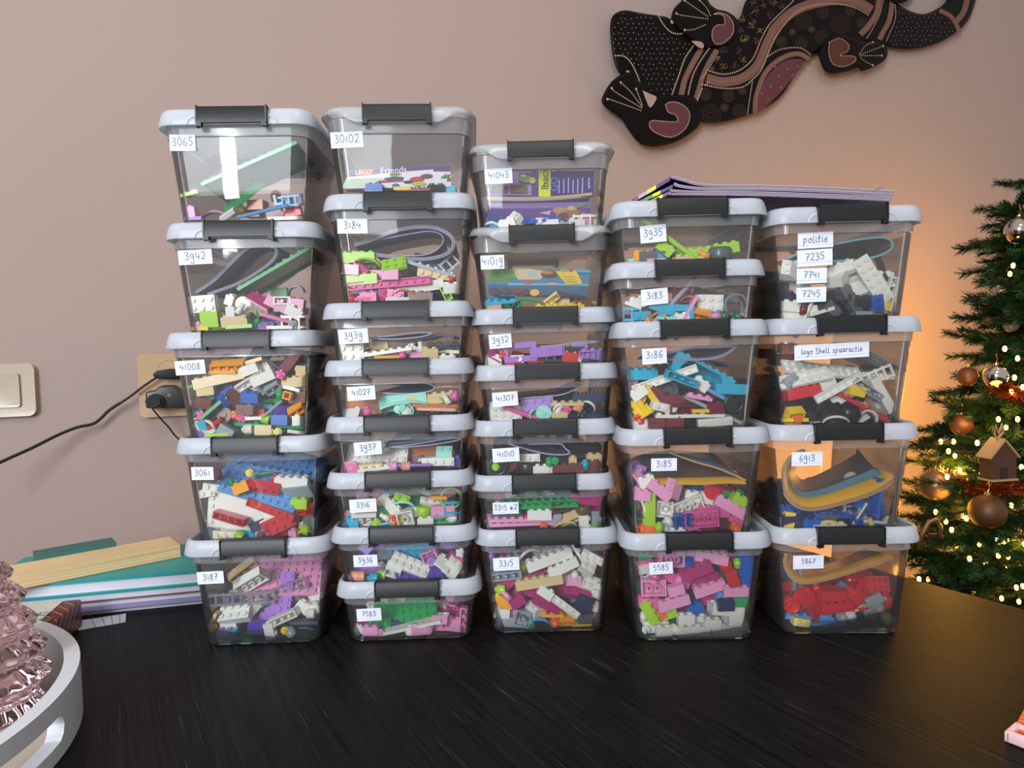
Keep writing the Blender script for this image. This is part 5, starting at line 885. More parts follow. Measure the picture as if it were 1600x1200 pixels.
dots('painted_dots', cl, bo+.0004, GOLDP, body); dots('painted_dots', cm_, bo+.0004, MAUVE, body)
rg = []
for x, y, R_ in [(1110, 180, 16), (1102, 147, 9), (1138, 150, 9), (1155, 173, 10), (1132, 168, 6), (1160, 142, 6), (1255, 33, 12), (1285, 20, 9), (1221, 65, 8), (1252, 67, 9), (1284, 58, 10), (1313, 38, 14), (1328, 18, 8), (1346, 36, 8), (1300, 76, 6), (1238, 50, 5), (1268, 46, 5)]:
    for f_ in (.25, .5, .75, 1.0):
        nn = max(8, int(R_*f_*2.6)); rg += [(x+R_*f_*cos(2*pi*k/nn), y+R_*f_*sin(2*pi*k/nn), .62) for k in range(nn)]
dots('painted_rings', rg, bo+.0004, SMOKE, body)
bel = flat('belly_patch', [(1184, 176), (1186, 150), (1200, 118), (1224, 96), (1250, 92), (1256, 98), (1240, 120), (1220, 144), (1200, 164)], bo+.0003, MAUVE, body)
dots('painted_dots', [(x, y, 2.4) for x, y in [(1196, 119), (1217, 119), (1211, 104), (1230, 108), (1204, 135), (1220, 137), (1190, 147), (1200, 155), (1238, 118), (1246, 104)]], bo+.0012, MATS.get('x') or mat('pink_blotch', (120, 70, 76), .85), body)
for leg, curlp, fans, mm in ((leg1, [(1040, 164), (1044, 175), (1056, 180), (1058, 190), (1040, 190), (1018, 189), (1016, 200), (1030, 210), (1050, 214), (1070, 202), (1078, 182), (1072, 168), (1058, 160), (1046, 160)], [[(949, 155), (955, 156), (1002, 173)], [(956, 138), (962, 144), (1003, 169)], [(970, 129), (985, 143), (1004, 168)], [(994, 139), (1004, 165)]], MAUVE),
                      (leg2, [(1116, 22), (1130, 24), (1132, 38), (1122, 39), (1114, 46), (1113, 60), (1120, 69), (1132, 66), (1144, 54), (1146, 38), (1138, 25), (1124, 20)], [[(1057, 21), (1066, 24), (1108, 30)], [(1070, 1), (1080, 8), (1108, 27)], [(1093, 0), (1104, 12), (1110, 24)], [(1070, 47), (1084, 46), (1104, 38)]], MAUVE),
                      (leg3, [(1296, 66), (1312, 60), (1326, 70), (1324, 80), (1312, 87), (1334, 88), (1336, 96), (1318, 104), (1302, 100), (1295, 84)], [[(1364, 66), (1352, 72), (1342, 86)], [(1380, 72), (1364, 78), (1343, 86)], [(1378, 87), (1360, 87), (1343, 87)], [(1364, 102), (1352, 96), (1342, 88)]], RUST)):
    flat('curl_patch', curlp, lo2+.0002, mm, leg)
    dd = along(curlp+[curlp[0]], 3.4, 1.2)
    for f_ in fans: dd += along(f_, 3.3, 1.1)+[(f_[0][0], f_[0][1], 2.0)]
    dots('painted_dots', dd, lo2+.0010, DOT, leg)
flat('pale_notch', [(1004, 141), (1014, 146), (1025, 151), (1024, 158), (1016, 168), (1010, 158)], .0272, WHT, leg1)
flat('pale_notch', [(1080, 64), (1088, 64), (1098, 67), (1099, 75), (1090, 73)], .0272, WHT, leg2)
# ---------------------------------------------------------------- light switch, socket, plugs and cords on the left of the wall
def wframe(px, py, out=0):
    c_ = wall_pt(px, py, out); return Matrix(((WU.x, -WN.x, 0, c_.x), (WU.y, -WN.y, 0, c_.y), (0, 0, 1, c_.z), (0, 0, 0, 1)))   # x along the wall, y into it, z up
def bev(o, w_, seg=3, ang=30):
    md = o.modifiers.new('edge', 'BEVEL'); md.width = w_; md.segments = seg; md.limit_method = 'ANGLE'; md.angle_limit = radians(ang)
    for p in o.data.polygons: p.use_smooth = True
    return o
def rplate(m, x0, z0, x1, z1, y0, y1, r_, mi=0, cx=0):
    P = rrect(x1-x0, z1-z0, r_, 5); mx_, mz_ = (x0+x1)/2, (z0+z1)/2; n = len(P)
    m.add([(x+mx_, y, z+mz_) for y in (y0, y1) for x, z in P], [tuple(range(n, 2*n)), tuple(reversed(range(n)))]+[((i+1) % n, i, n+i, n+(i+1) % n) for i in range(n)], mi)
SWM = mat('cream_beige_switch_plastic', (182, 166, 150), .3, .5); SWG = mat('shadow_gap', (70, 58, 50), .7)
sw = empty('light_switch', (0, 0, 0)); sw.matrix_world = wframe(4, 610, .0)
tag(sw, 'square beige light switch at the left edge of the wall', 'light switch')
m = MB(); rplate(m, -.044, -.0345, .0385, .0345, -.0005, -.009, .007); f_ = m.build('frame', SWM, sw); bev(f_, .003)
m = MB(); rplate(m, -.030, -.0235, .0235, .0235, -.0085, -.0096, .003); m.build('shadow_gap', SWG, sw)
m = MB(); rplate(m, -.0292, -.0227, .0227, .0227, -.0090, -.0125, .003); r_ = m.build('rocker', SWM, sw); bev(r_, .0012, 2)
so = empty('wall_socket', (0, 0, 0)); so.matrix_world = wframe(268, 601, 0)
tag(so, 'beige double wall socket partly behind the leftmost stack', 'socket')
WOODY = mat('warm_beige_socket_plastic', (186, 156, 124), .35, .5)
m = MB(); rplate(m, -.041, -.045, .041, .045, -.0005, -.010, .006); f_ = m.build('frame', WOODY, so); bev(f_, .0025)
for dz in (.019, -.019):
    n = 24; m = MB(); V = [(r1*cos(2*pi*k/n), y, dz+r1*sin(2*pi*k/n)) for r1, y in ((.0195, -.0104), (.0185, -.0108), (.0185, -.0098), (.001, -.0098)) for k in range(n)]
    m.add(V, [(q*n+k, q*n+(k+1) % n, (q+1)*n+(k+1) % n, (q+1)*n+k) for q in range(3) for k in range(n)]); m.build('socket_well', WOODY, so, True)
BLK = mat('matt_black_plug_rubber', (20, 20, 21), .5, .35); BLK2 = mat('satin_charcoal_adapter', (44, 44, 47), .35, .5)
def frame_pts(M4, pts): return [M4 @ Vector(p) for p in pts]
pl = empty('flat_plug', (0, 0, 0)); pl.matrix_world = wframe(262, 584, .0105); tag(pl, 'flat black plug with its cord running down to the left', 'plug')
m = MB(); P = [(-.016, -.003), (-.010, -.0065), (.006, -.0075), (.019, -.007), (.020, .007), (.004, .0075), (-.010, .0055), (-.017, .001)]
m.add([(x, y, z) for y in (0, -.024) for x, z in P], [tuple(reversed(range(8))), tuple(range(8, 16))]+[(i, (i+1) % 8, 8+(i+1) % 8, 8+i) for i in range(8)]); m.F = [list(reversed(f)) for f in m.F]
bev(m.build('plug_body', BLK, pl), .002)
c0 = [(246, 589, .022), (225, 603, .02), (200, 622, .018), (172, 640, .016), (155, 656, .016), (143, 663, .018), (120, 668, .022), (90, 680, .03), (50, 700, .045), (10, 718, .06), (-40, 742, .08)]
cp = catmull([wall_pt(x, y, o_) for x, y, o_ in c0], 8); m = MB(); m.tube([pl.matrix_world.inverted() @ p for p in cp], [.0017]*20+[.0022]*(len(cp)-20), 8); m.build('cord', BLK, pl, True)
ad = empty('power_adapter', (0, 0, 0)); ad.matrix_world = wframe(262, 620, .0105); tag(ad, 'chunky charcoal power adapter with a thin cord in the lower socket', 'power adapter')
m = MB(); P = [(-.026, -.014), (-.025, .010), (-.012, .012), (-.006, .018), (.012, .018), (.020, .010), (.030, .006), (.030, -.016)]
m.add([(x, y, z) for y in (0, -.030) for x, z in P], [tuple(range(8)), tuple(reversed(range(8, 16)))]+[((i+1) % 8, i, 8+i, 8+(i+1) % 8) for i in range(8)])
bev(m.build('adapter_body', BLK2, ad), .003)
m = MB(); m.add([], []); T = Matrix.Translation((-.012, -.029, -.004)) @ Matrix.Rotation(pi/2, 4, 'X'); m.cyl((0, 0, 0), .011, .008, 20, 0, T); m.cyl((0, 0, .008), .0075, .004, 20, 0, T); m.cyl((-.009, 0, .001), .004, .008, 12, 0, T); m.build('cord_boss', BLK, ad)
m = MB(); T = Matrix.Translation((.006, -.0298, .004)) @ Matrix.Rotation(pi/2, 4, 'X'); m.cyl((0, 0, 0), .0026, .0005, 14, 0, T); m.build('round_button', mat('mid_grey_button', (98, 98, 98), .5), ad)
cp = catmull([wall_pt(x, y, o_) for x, y, o_ in [(235, 633, .036), (240, 641, .038), (252, 655, .034), (264, 668, .028), (275, 682, .022), (292, 694, .016), (320, 700, .012), (350, 702, .012)]], 6)
m = MB(); m.tube([ad.matrix_world.inverted() @ p for p in cp], .0012, 7); m.build('cord', BLK, ad, True)
# ---------------------------------------------------------------- books and papers behind the first stack
def slab(name, front_l, front_r, z0, z1, depth, mats, mi=(0, 1, 2), parent=None, dz=0):
    """a lying block: front edge from front_l to front_r (x, y), bottom z0, top z1; slot 0 top/bottom, 1 sides"""
    a, b = Vector((front_l[0], front_l[1], 0)), Vector((front_r[0], front_r[1], 0)); d = (b-a).normalized(); n_ = Vector((-d.y, d.x, 0))*depth
    V = [a+Vector((0,0,z0)), b+Vector((0,0,z0+dz)), b+n_+Vector((0,0,z0+dz)), a+n_+Vector((0,0,z0)), a+Vector((0,0,z1)), b+Vector((0,0,z1+dz)), b+n_+Vector((0,0,z1+dz)), a+n_+Vector((0,0,z1))]
    return mesh_obj(name, V, [(3,2,1,0),(4,5,6,7),(0,1,5,4),(1,2,6,5),(2,3,7,6),(3,0,4,7)], mats, parent, [0, 0, 1, 1, 1, 1])
def pages(m_name, rgb, lines, dark):
    """page block: fine horizontal sheets"""
    m = bpy.data.materials.new(m_name); t, N, L = nt(m); b = N['Principled BSDF']; b.inputs['Roughness'].default_value = .8
    tc = N.new('ShaderNodeTexCoord'); mp = N.new('ShaderNodeMapping'); mp.inputs['Scale'].default_value = (3, 3, lines); L.new(tc.outputs['Object'], mp.inputs[0])
    nz = N.new('ShaderNodeTexNoise'); nz.inputs['Scale'].default_value = 1; nz.inputs['Detail'].default_value = 5; L.new(mp.outputs[0], nz.inputs[0])
    cr = N.new('ShaderNodeValToRGB'); cr.color_ramp.elements[0].position = .3; cr.color_ramp.elements[0].color = s2l(dark); cr.color_ramp.elements[1].position = .55; cr.color_ramp.elements[1].color = s2l(rgb)
    L.new(nz.outputs[0], cr.inputs[0]); L.new(cr.outputs[0], b.inputs['Base Color']); return m
CREAM = pages('cream_book_pages', (222, 196, 148), 620, (176, 146, 104)); WPG = pages('white_book_pages', (216, 216, 228), 900, (184, 184, 200))
TEALB = mat('teal_book_cover', (22, 146, 146), .4); TEALD = mat('dark_teal_book_cover', (50, 104, 98), .55)
def hpt(px, py, z): p = at(px, py, Z=z); return (p.x, p.y)
PL = lambda px, py, z: at(px, py, Z=z)
# stack heights worked out from the corner near the boxes (x 300): papers 0-.021, teal book .021-.060, cream book above
def edge(py_l, py_r, z): return PL(60, py_l, z), PL(298, py_r, z)
a0, b0 = at(130, 964, Z=0), at(300, 947, Z=0); dv = (b0-a0).normalized(); nv = Vector((-dv.y, dv.x, 0))
base = b0
def on_edge(s_, back=0): p = base+dv*s_+nv*back; return (p.x, p.y)
PC = [mat('magazine_page_white', (208, 208, 222), .6), mat('magazine_page_lilac', (150, 144, 190), .5), mat('magazine_cover_print', (122, 84, 92), .45)]
zz_ = .0005
for i, (th, mi, ext, back, lab_) in enumerate(((.0046, 0, -.215, .004, 'lowest white magazine under the teal book'), (.0042, 1, -.22, .000, 'lilac-edged magazine second from below under the teal book'), (.0048, 0, -.215, .003, 'white magazine third from below under the teal book'), (.0014, 2, -.21, .001, 'thin printed leaflet with red and brown edge in the paper pile'), (.0062, 0, -.215, .002, 'thick white magazine directly under the teal book'))):
    o = slab('magazine', on_edge(ext, back), on_edge(.02+.004*i, back), zz_, zz_+th, .17, [PC[mi] if mi != 0 else PC[0], PC[mi]]); tag(o, lab_, 'magazine', 'papers under the teal book'); zz_ += th+.0003
tbk = empty('teal_book', (base.x, base.y, zz_)); tag(tbk, 'thick teal hardcover book with white pages under the cream-paged book', 'book')
def lbl(o): o.location = -Vector((base.x, base.y, zz_)); return o
z0 = zz_
def addp(name, s0, s1, back, za, zb, dep, ms): o = slab(name, on_edge(s0, back), on_edge(s1, back), za, zb, dep, ms); o.parent = tbk; o.matrix_parent_inverse = tbk.matrix_basis.inverted(); return o
addp('cover', -.215, .035, .0, z0+.0002, z0+.0026, .12, [TEALB, TEALB]); addp('page_block', -.213, .033, .004, z0+.0027, z0+.0150, .112, [WPG, WPG]); addp('cover', -.215, .035, .0, z0+.0151, z0+.0180, .12, [TEALB, TEALB])
zb = z0+.0185
cbk = empty('cream_paged_book', (base.x, base.y, zb)); tag(cbk, 'thick book with yellowed cream pages lying on top of the teal book', 'book')
q0, q1 = at(30, 921, Z=zb), at(284, 870, Z=zb)
for nm_, za, zc_, ins, mm in (('cover', 0, .0008, 0, mat('tan_paper_cover', (206, 176, 130), .6)), ('page_block', .0009, .0150, .001, CREAM)):
    d_ = (q1-q0).normalized(); n2_ = Vector((-d_.y, d_.x, 0)); a_, b_ = q0+n2_*ins-d_*.05, q1+n2_*ins-d_*ins
    o = slab(nm_, (a_.x, a_.y), (b_.x, b_.y), zb+za, zb+zc_, .050, [mm, mm]); o.parent = cbk; o.matrix_parent_inverse = cbk.matrix_basis.inverted()
a_, b_ = q0+n2_*.0505+d_*.02, q1+n2_*.0505-d_*.06
tag(slab('dark_teal_notebook', (a_.x, a_.y), (b_.x, b_.y), zb, zb+.0200, .030, [TEALD, TEALD]), 'dark teal notebook lying at the back behind the cream-paged book', 'notebook')
# a sheet of squared paper sticking out under the magazines
m = MB(); c_ = [at(112, 972, Z=.0004), at(123, 985, Z=.0004), at(196, 972, Z=.0004), at(197, 959, Z=.0004)]; k_ = [v+Vector((0, 0, .0004)) for v in c_]
m.add([(v.x, v.y, .0002) for v in c_]+k_, [(3,2,1,0),(4,5,6,7),(0,1,5,4),(1,2,6,5),(2,3,7,6),(3,0,4,7)])
o = m.build('paper_sheet', mat('pale_grey_paper', (190, 190, 200), .7)); tag(o, 'pale paper sheet with a ruled grid poking out beside the red box', 'paper')
m = MB()
for u in (.35, .55, .72, .88):
    p, q = k_[0].lerp(k_[3], u) if False else k_[1].lerp(k_[2], u), k_[0].lerp(k_[3], u); w_ = (k_[2]-k_[1]).normalized()*.0004; e = Vector((0, 0, .0002)); m.add([p-w_+e, p+w_+e, q+w_+e, q-w_+e], [(0, 1, 2, 3)])
m.build('ruled_line', mat('grey_ruled_line', (120, 120, 130), .8), o)
# ---------------------------------------------------------------- red striped gift box
RED = bpy.data.materials.new('dark_red_diagonal_striped_card'); t, N, L = nt(RED); bs = N['Principled BSDF']; bs.inputs['Roughness'].default_value = .4
tc = N.new('ShaderNodeTexCoord'); mp = N.new('ShaderNodeMapping'); mp.inputs['Rotation'].default_value = (0, 0, 0); L.new(tc.outputs['Object'], mp.inputs[0])
wv = N.new('ShaderNodeTexWave'); wv.inputs['Scale'].default_value = 46; wv.bands_direction = 'DIAGONAL'; L.new(mp.outputs[0], wv.inputs[0])
cr = N.new('ShaderNodeValToRGB'); cr.color_ramp.elements[0].position = .90; cr.color_ramp.elements[0].color = s2l((92, 16, 18)); cr.color_ramp.elements[1].position = .97; cr.color_ramp.elements[1].color = s2l((176, 110, 110)); L.new(wv.outputs[1], cr.inputs[0]); L.new(cr.outputs[0], bs.inputs['Base Color'])
hb = .030; A_ = at(127, 935, Z=hb); Bn = at(90, 968, Z=hb); Cn = at(20, 944, Z=hb)
u_ = (Bn-A_); u_.z = 0; L1 = u_.length*1.25; u_.normalize(); v_ = Vector((u_.y, -u_.x, 0))
if v_.x > 0: v_ = -v_
gb = empty('gift_box', (A_.x, A_.y, .0005)); tag(gb, 'small dark red striped gift box between tray and papers', 'box')
M3 = Matrix(((u_.x, v_.x, 0, A_.x), (u_.y, v_.y, 0, A_.y), (0, 0, 1, .0005), (0, 0, 0, 1))); gb.matrix_world = M3
m = MB(); m.box((0, 0, 0), (.075, .16, hb-.001)); bev(m.build('carton', RED, gb), .0015, 2)
m = MB(); m.box((.004, .016, hb-.0009), (.072, .100, hb-.0003)); lb_ = m.build('printed_panel', mat('pale_green_white_print', (206, 206, 196), .5), gb)
m = MB(); m.add([(.050, .004, hb), (.070, .006, hb), (.074, .020, hb), (.060, .024, hb), (.054, .016, hb)], [(0, 1, 2, 3, 4)]); m.build('holly_leaf', mat('dark_olive_print', (70, 74, 34), .5), gb)
def textmesh(txt, size, mt_, parent, M4, name='lettering'):
    cu = bpy.data.curves.new('t', 'FONT'); cu.body = txt; cu.size = size; cu.extrude = .00004; cu.align_x = 'CENTER'; cu.align_y = 'CENTER'; cu.resolution_u = 2
    ob = bpy.data.objects.new('t', cu); COL.objects.link(ob); dg = bpy.context.evaluated_depsgraph_get(); me = bpy.data.meshes.new_from_object(ob.evaluated_get(dg)); bpy.data.objects.remove(ob); me.materials.clear(); me.materials.append(mt_)
    o = link(bpy.data.objects.new(name, me), parent); o.matrix_local = M4; return o
textmesh('MERRY', .020, mat('brick_red_print', (170, 60, 50), .5), gb, Matrix.Translation((.036, .078, hb+.0002)) @ Matrix.Rotation(radians(0), 4, 'Z') @ Matrix.Rotation(pi/2, 4, 'Z'))
textmesh('Christmas', .013, mat('grey_green_script', (96, 110, 100), .5), gb, Matrix.Translation((.040, .040, hb+.0002)) @ Matrix.Rotation(pi/2, 4, 'Z'))
# ---------------------------------------------------------------- white round tray with a glass tree
import numpy as np
TH = .045
rp = np.array([tuple(at(x, y, Z=TH))[:2] for x, y in [(42, 965), (93, 982), (120, 1003), (127, 1030), (125, 1042), (113, 1058), (71, 1104), (0, 1166)]])
Am = np.c_[2*rp, np.ones(len(rp))]; sol = np.linalg.lstsq(Am, (rp**2).sum(1), rcond=None)[0]; TC = (float(sol[0]), float(sol[1])); TR = float(np.sqrt(sol[2]+sol[0]**2+sol[1]**2))
print('TRAY', TC, TR)
TWH = mat('white_painted_wood', (206, 208, 214), .5, .4)
tr = empty('round_tray', (TC[0], TC[1], .0)); tag(tr, 'white round wooden tray with an oval handle hole, bottom left corner', 'tray')
n = 96; half = .36; a_h = atan2(at(108, 1128, Z=.022).y-TC[1], at(108, 1128, Z=.022).x-TC[0])-half
zl, zh = .012, .031
def inhole(a, z):
    d_ = (a-a_h+pi) % (2*pi)-pi; return abs(d_) < half and zl < z < zh
m = MB(); lv = [.0006, zl, (zl+zh)/2, zh, TH]; ri = TR-.011
# wall built as a grid with a rounded slot left open
ang_ = sorted(set([2*pi*k/n for k in range(n)]+[(a_h+half*f_) % (2*pi) for f_ in (-1, -.97, -.9, .9, .97, 1)])); k_ = len(ang_)
def zhole(a):
    d_ = abs((a-a_h+pi) % (2*pi)-pi); 
    if d_ >= half-1e-6: return None
    w_ = (half-d_)*TR; r_ = (zh-zl)/2; h_ = r_ if w_ > r_ else sqrt(max(0, r_*r_-(r_-w_)**2)); return ((zl+zh)/2-h_, (zl+zh)/2+h_)
for i in range(k_):
    a, b = ang_[i], ang_[(i+1) % k_]; ha, hb2 = zhole(a), zhole(b); mid = (zl+zh)/2
    if ha is None and hb2 is None: spans = [((.0006, .0006), (TH, TH))]
    else: ha = ha or (mid, mid); hb2 = hb2 or (mid, mid); spans = [((.0006, .0006), (ha[0], hb2[0])), ((ha[1], hb2[1]), (TH, TH))]
    for (s0, s1) in spans:
        for rr, fl_p in ((TR, 0), (ri, 1)):
            V = [(rr*cos(a), rr*sin(a), s0[0]), (rr*cos(b), rr*sin(b), s0[1]), (rr*cos(b), rr*sin(b), s1[1]), (rr*cos(a), rr*sin(a), s1[0])]
            m.add(V, [(0, 1, 2, 3)] if not fl_p else [(3, 2, 1, 0)])
    for z1, z2 in ([((TH, TH), 0)] if not (ha or hb2) else [((TH, TH), 0), ((ha[0], hb2[0]), 0), ((ha[1], hb2[1]), 1)]):
        V = [(TR*cos(a), TR*sin(a), z1[0]), (TR*cos(b), TR*sin(b), z1[1]), (ri*cos(b), ri*sin(b), z1[1]), (ri*cos(a), ri*sin(a), z1[0])]; m.add(V, [(0, 1, 2, 3)] if not z2 else [(3, 2, 1, 0)])
o = m.build('rim', TWH, tr)
PATT = bpy.data.materials.new('beige_printed_tray_paper'); t, N, L = nt(PATT); bs = N['Principled BSDF']; bs.inputs['Roughness'].default_value = .6
bs.inputs['Base Color'].default_value = s2l((176, 162, 148)); MATS['PATT'] = PATT
m = MB(); m.cyl((0, 0, .0006), ri-.0005, .0055, 64, bottom=True); fl2 = m.build('tray_floor', PATT, tr)
m = MB(); rnd = random.Random(3)
for k in range(70):
    a = rnd.uniform(0, 2*pi); r1 = rnd.uniform(.3, .93)*ri; T = Matrix.Translation((r1*cos(a), r1*sin(a), .0063)) @ Matrix.Rotation(rnd.uniform(0, 6), 4, 'Z')
    s_ = rnd.uniform(.5, 1.2)*.010; m.add([(-s_, 0, 0), (-.3*s_, -.42*s_, 0), (s_*.6, -.3*s_, 0), (s_, 0, 0), (s_*.5, .38*s_, 0), (-.3*s_, .4*s_, 0)], [(0, 1, 2, 3, 4, 5)], 0, T)
m.build('printed_leaves', mat('dark_brown_leaf_print', (44, 34, 30), .7), fl2)['kind'] = 'stuff'
# pink ribbed glass tree
PG = bpy.data.materials.new('pink_pressed_glass'); t, N, L = nt(PG); bs = N['Principled BSDF']; bs.inputs['Base Color'].default_value = (.72, .50, .54, 1); bs.inputs['Roughness'].default_value = .06; bs.inputs['Transmission Weight'].default_value = .97; bs.inputs['IOR'].default_value = 1.42; MATS['PG'] = PG
gx, gy = at(-30, 1090, Z=.02).x, at(-30, 1090, Z=.02).y
gt = empty('glass_tree', (gx, gy, .0065)); tag(gt, 'pink ribbed glass christmas tree standing in the white tray', 'ornament')
n = 198; prof = []
def gz(py, px=20): # height of a pixel row at the tree's distance
    return at(px, py, Y=gy).z-.0065
tiers = [(1076, 1035, 61), (1035, 994, 54), (994, 952, 41), (952, 912, 26), (912, 874, 8)]
rad = lambda px, py: at(px, py, Y=gy).x-gx
z_prev = 0; prof = [(.0005, rad(46, 1112)), (.004, rad(50, 1106)), (.010, rad(42, 1090))]
for yb_, yt_, px in tiers:
    zb_, zt_ = gz(yb_), gz(yt_); R1 = max(rad(px, yb_), .012); Hh = zt_-zb_
    prof += [(zb_+Hh*.08, R1*.80), (zb_+Hh*.16, R1*.97), (zb_+Hh*.34, R1*1.0), (zb_+Hh*.55, R1*.90), (zb_+Hh*.8, R1*.74), (zb_+Hh*.97, R1*.60)]
prof += [(gz(855), .008), (gz(845), .004)]
V = []
for z_, r1 in prof:
    for k in range(n):
        a = 2*pi*k/n; w_ = 1+.045*abs(cos(9*a))*(1 if r1 > .02 else 0); V.append((r1*w_*cos(a), r1*w_*sin(a), z_))
kk = len(prof); Fc = [(q*n+i, q*n+(i+1) % n, (q+1)*n+(i+1) % n, (q+1)*n+i) for q in range(kk-1) for i in range(n)]+[tuple(reversed(range(n))), tuple(range((kk-1)*n, kk*n))]
mesh_obj('glass_body', V, Fc, PG, gt, None, True)
# ---------------------------------------------------------------- orange scraper with a pinkish plastic guard, right edge
ORG = mat('orange_plastic_ruler', (226, 92, 34), .4); PKP = mat('pinkish_white_plastic', (238, 196, 200), .3, .6); TICK = mat('white_tick_print', (246, 220, 210), .6)
o1, o2, o3 = at(1573, 1150, Z=.004), at(1600, 1105, Z=.004), at(1600, 1170, Z=.004)
sx_ = (at(1640, 1176, Z=.004)-o1); sx_.z = 0; sx_.normalize(); sy_ = Vector((-sx_.y, sx_.x, 0))
sl = empty('orange_ruler', (o1.x, o1.y, .0005)); sl.matrix_world = Matrix(((sx_.x, sy_.x, 0, o1.x), (sx_.y, sy_.y, 0, o1.y), (0, 0, 1, .0005), (0, 0, 0, 1)))
tag(sl, 'orange ruler with white ticks in a pinkish plastic slider, lower right edge', 'ruler')
SI = sl.matrix_world.inverted(); bp_ = [SI @ at(x, y, Z=.0045) for x, y in ((1582, 1141), (1660, 1158), (1700, 1020), (1632, 1050))]
m = MB(); m.add([(p.x, p.y, .001) for p in bp_]+[(p.x, p.y, .004) for p in bp_], [(3,2,1,0),(4,5,6,7),(0,1,5,4),(1,2,6,5),(2,3,7,6),(3,0,4,7)]); m.build('ruler_blade', ORG, sl)
m = MB(); e1 = bp_[3]-bp_[0]; ex_ = (bp_[1]-bp_[0]).normalized(); e1n = e1.normalized()*.0008
for i in range(18):
    p = bp_[0]+e1*(i/18+.03)+ex_*.0012; q = p+ex_*(.007 if i % 5 == 0 else .0045); m.add([(v.x, v.y, .0043) for v in (p, q, q+e1n, p+e1n)], [(0, 1, 2, 3)])
m.build('tick_marks', TICK, sl)
m = MB(); m.box((0, -.002, 0), (.06, .002, .008)); m.box((0, .016, 0), (.06, .0185, .007)); m.box((-.001, -.002, 0), (.0025, .0185, .0075)); m.box((.014, .002, 0), (.06, .016, .0052)); m.box((.012, .012, 0), (.02, .024, .0065)); bev(m.build('slider_frame', PKP, sl), .0008, 2)
# ---------------------------------------------------------------- christmas tree behind the table on the right
TRX, TRY = 1.10, 1.22
ND = mat('dark_green_plastic_needles', (24, 46, 20), .55, .25); ND2 = mat('mid_green_plastic_needles', (42, 76, 28), .55, .25); STEM = mat('brown_wire_stem', (58, 40, 28), .8)
xt = empty('christmas_tree', (TRX, TRY, -.758)); tag(xt, 'green artificial christmas tree with warm fairy lights behind the table corner', 'christmas tree')
m = MB(); m.cyl((0, 0, 0), .022, 1.75, 10, r2=.008, bottom=True); m.build('trunk', STEM, xt)
m = MB(); m.cyl((0, 0, 0), .20, .02, 20, bottom=True, r2=.19); m.build('stand', STEM, xt)
def branch_mesh(seed, L_):
    """a spray: a stem with side twigs all set with flat needles pointing to the tip"""
    rnd = random.Random(seed); V = []; Fc = []; M = []
    def needles(p0, d0, ln, cnt, nl):
        for _ in range(cnt):
            s_ = rnd.random(); p = p0+d0*ln*s_; ax = Vector((rnd.gauss(0, 1), rnd.gauss(0, 1), rnd.gauss(0, 1))); ax = (ax-d0*ax.dot(d0)).normalized(); d_ = (d0*.75+ax*.8).normalized(); sd = d_.cross(ax).normalized()*.0008
            q = p+d_*nl*rnd.uniform(.7, 1.1); n0 = len(V); V.extend([p-sd, p+sd, q+sd*.5, q-sd*.5]); Fc.append((n0, n0+1, n0+2, n0+3)); M.append(0 if rnd.random() < .6 else 1)
    X = Vector((1, 0, 0)); needles(Vector((-L_, 0, 0)), X, L_, 620, .015)
    for k in range(7):
        s_ = -L_+L_*(.12+.8*k/7); sg = 1 if k % 2 else -1; d_ = Vector((.8, sg*.55, rnd.uniform(-.2, .25))).normalized(); needles(Vector((s_, 0, 0)), d_, L_*.36, 210, .014)
        p, q = Vector((s_, 0, 0)), Vector((s_, 0, 0))+d_*L_*.36; n0 = len(V); e = Vector((0, 0, .0009)); V.extend([p-e, p+e, q+e, q-e]); Fc.append((n0, n0+1, n0+2, n0+3)); M.append(2)
    m_ = MB(); m_.tube([(-L_, 0, 0), (-L_*.5, 0, .002), (0, 0, 0)], [.0022, .0016, .0008], 5); n0 = len(V); V.extend(m_.V); Fc.extend([[i+n0 for i in f] for f in m_.F]); M.extend([2]*len(m_.F))
    me = bpy.data.meshes.new('branch'); me.from_pydata([tuple(v) for v in V], [], Fc)
    for q in (ND, ND2, STEM): me.materials.append(q)
    me.polygons.foreach_set('material_index', M); return me
BR = [branch_mesh(i, .16) for i in range(5)]
tips = [(1568, 322, 1.12), (1592, 288, 1.16), (1546, 385, 1.10), (1562, 392, 1.2), (1552, 420, 1.08), (1556, 455, 1.14), (1562, 470, 1.05), (1540, 492, 1.12), (1516, 532, 1.10), (1524, 560, 1.16), (1538, 600, 1.08), (1500, 612, 1.12), (1492, 640, 1.18), (1520, 650, 1.04), (1458, 672, 1.08), (1444, 692, 1.12), (1470, 705, 1.05), (1448, 730, 1.16), (1420, 782, 1.10), (1442, 815, 1.04), (1436, 768, 1.18), (1424, 868, 1.02), (1440, 905, 1.10), (1462, 925, 1.02), (1475, 900, .98), (1500, 935, 1.02), (1540, 955, 1.04), (1575, 975, 1.02), (1456, 845, 1.14), (1490, 760, 1.0), (1545, 690, 1.0), (1580, 640, 1.0), (1580, 560, 1.06), (1590, 500, 1.04), (1590, 430, 1.08), (1585, 345, 1.14), (1560, 740, .98), (1520, 800, .98), (1510, 850, .96), (1570, 830, .96), (1580, 900, .96), (1600, 760, .97), (1540, 870, 1.0), (1480, 830, 1.08), (1600, 700, 1.0), (1600, 590, 1.02)]
rnd = random.Random(11)
for k in range(150):
    py = rnd.uniform(330, 985); lim = np.interp(py, [280, 340, 400, 530, 680, 860, 960], [1600, 1580, 1560, 1535, 1475, 1440, 1470]); tips.append((rnd.uniform(lim+15, 1700), py, rnd.uniform(1.02, 1.32)))
XI = Vector((-TRX, -TRY, .758))
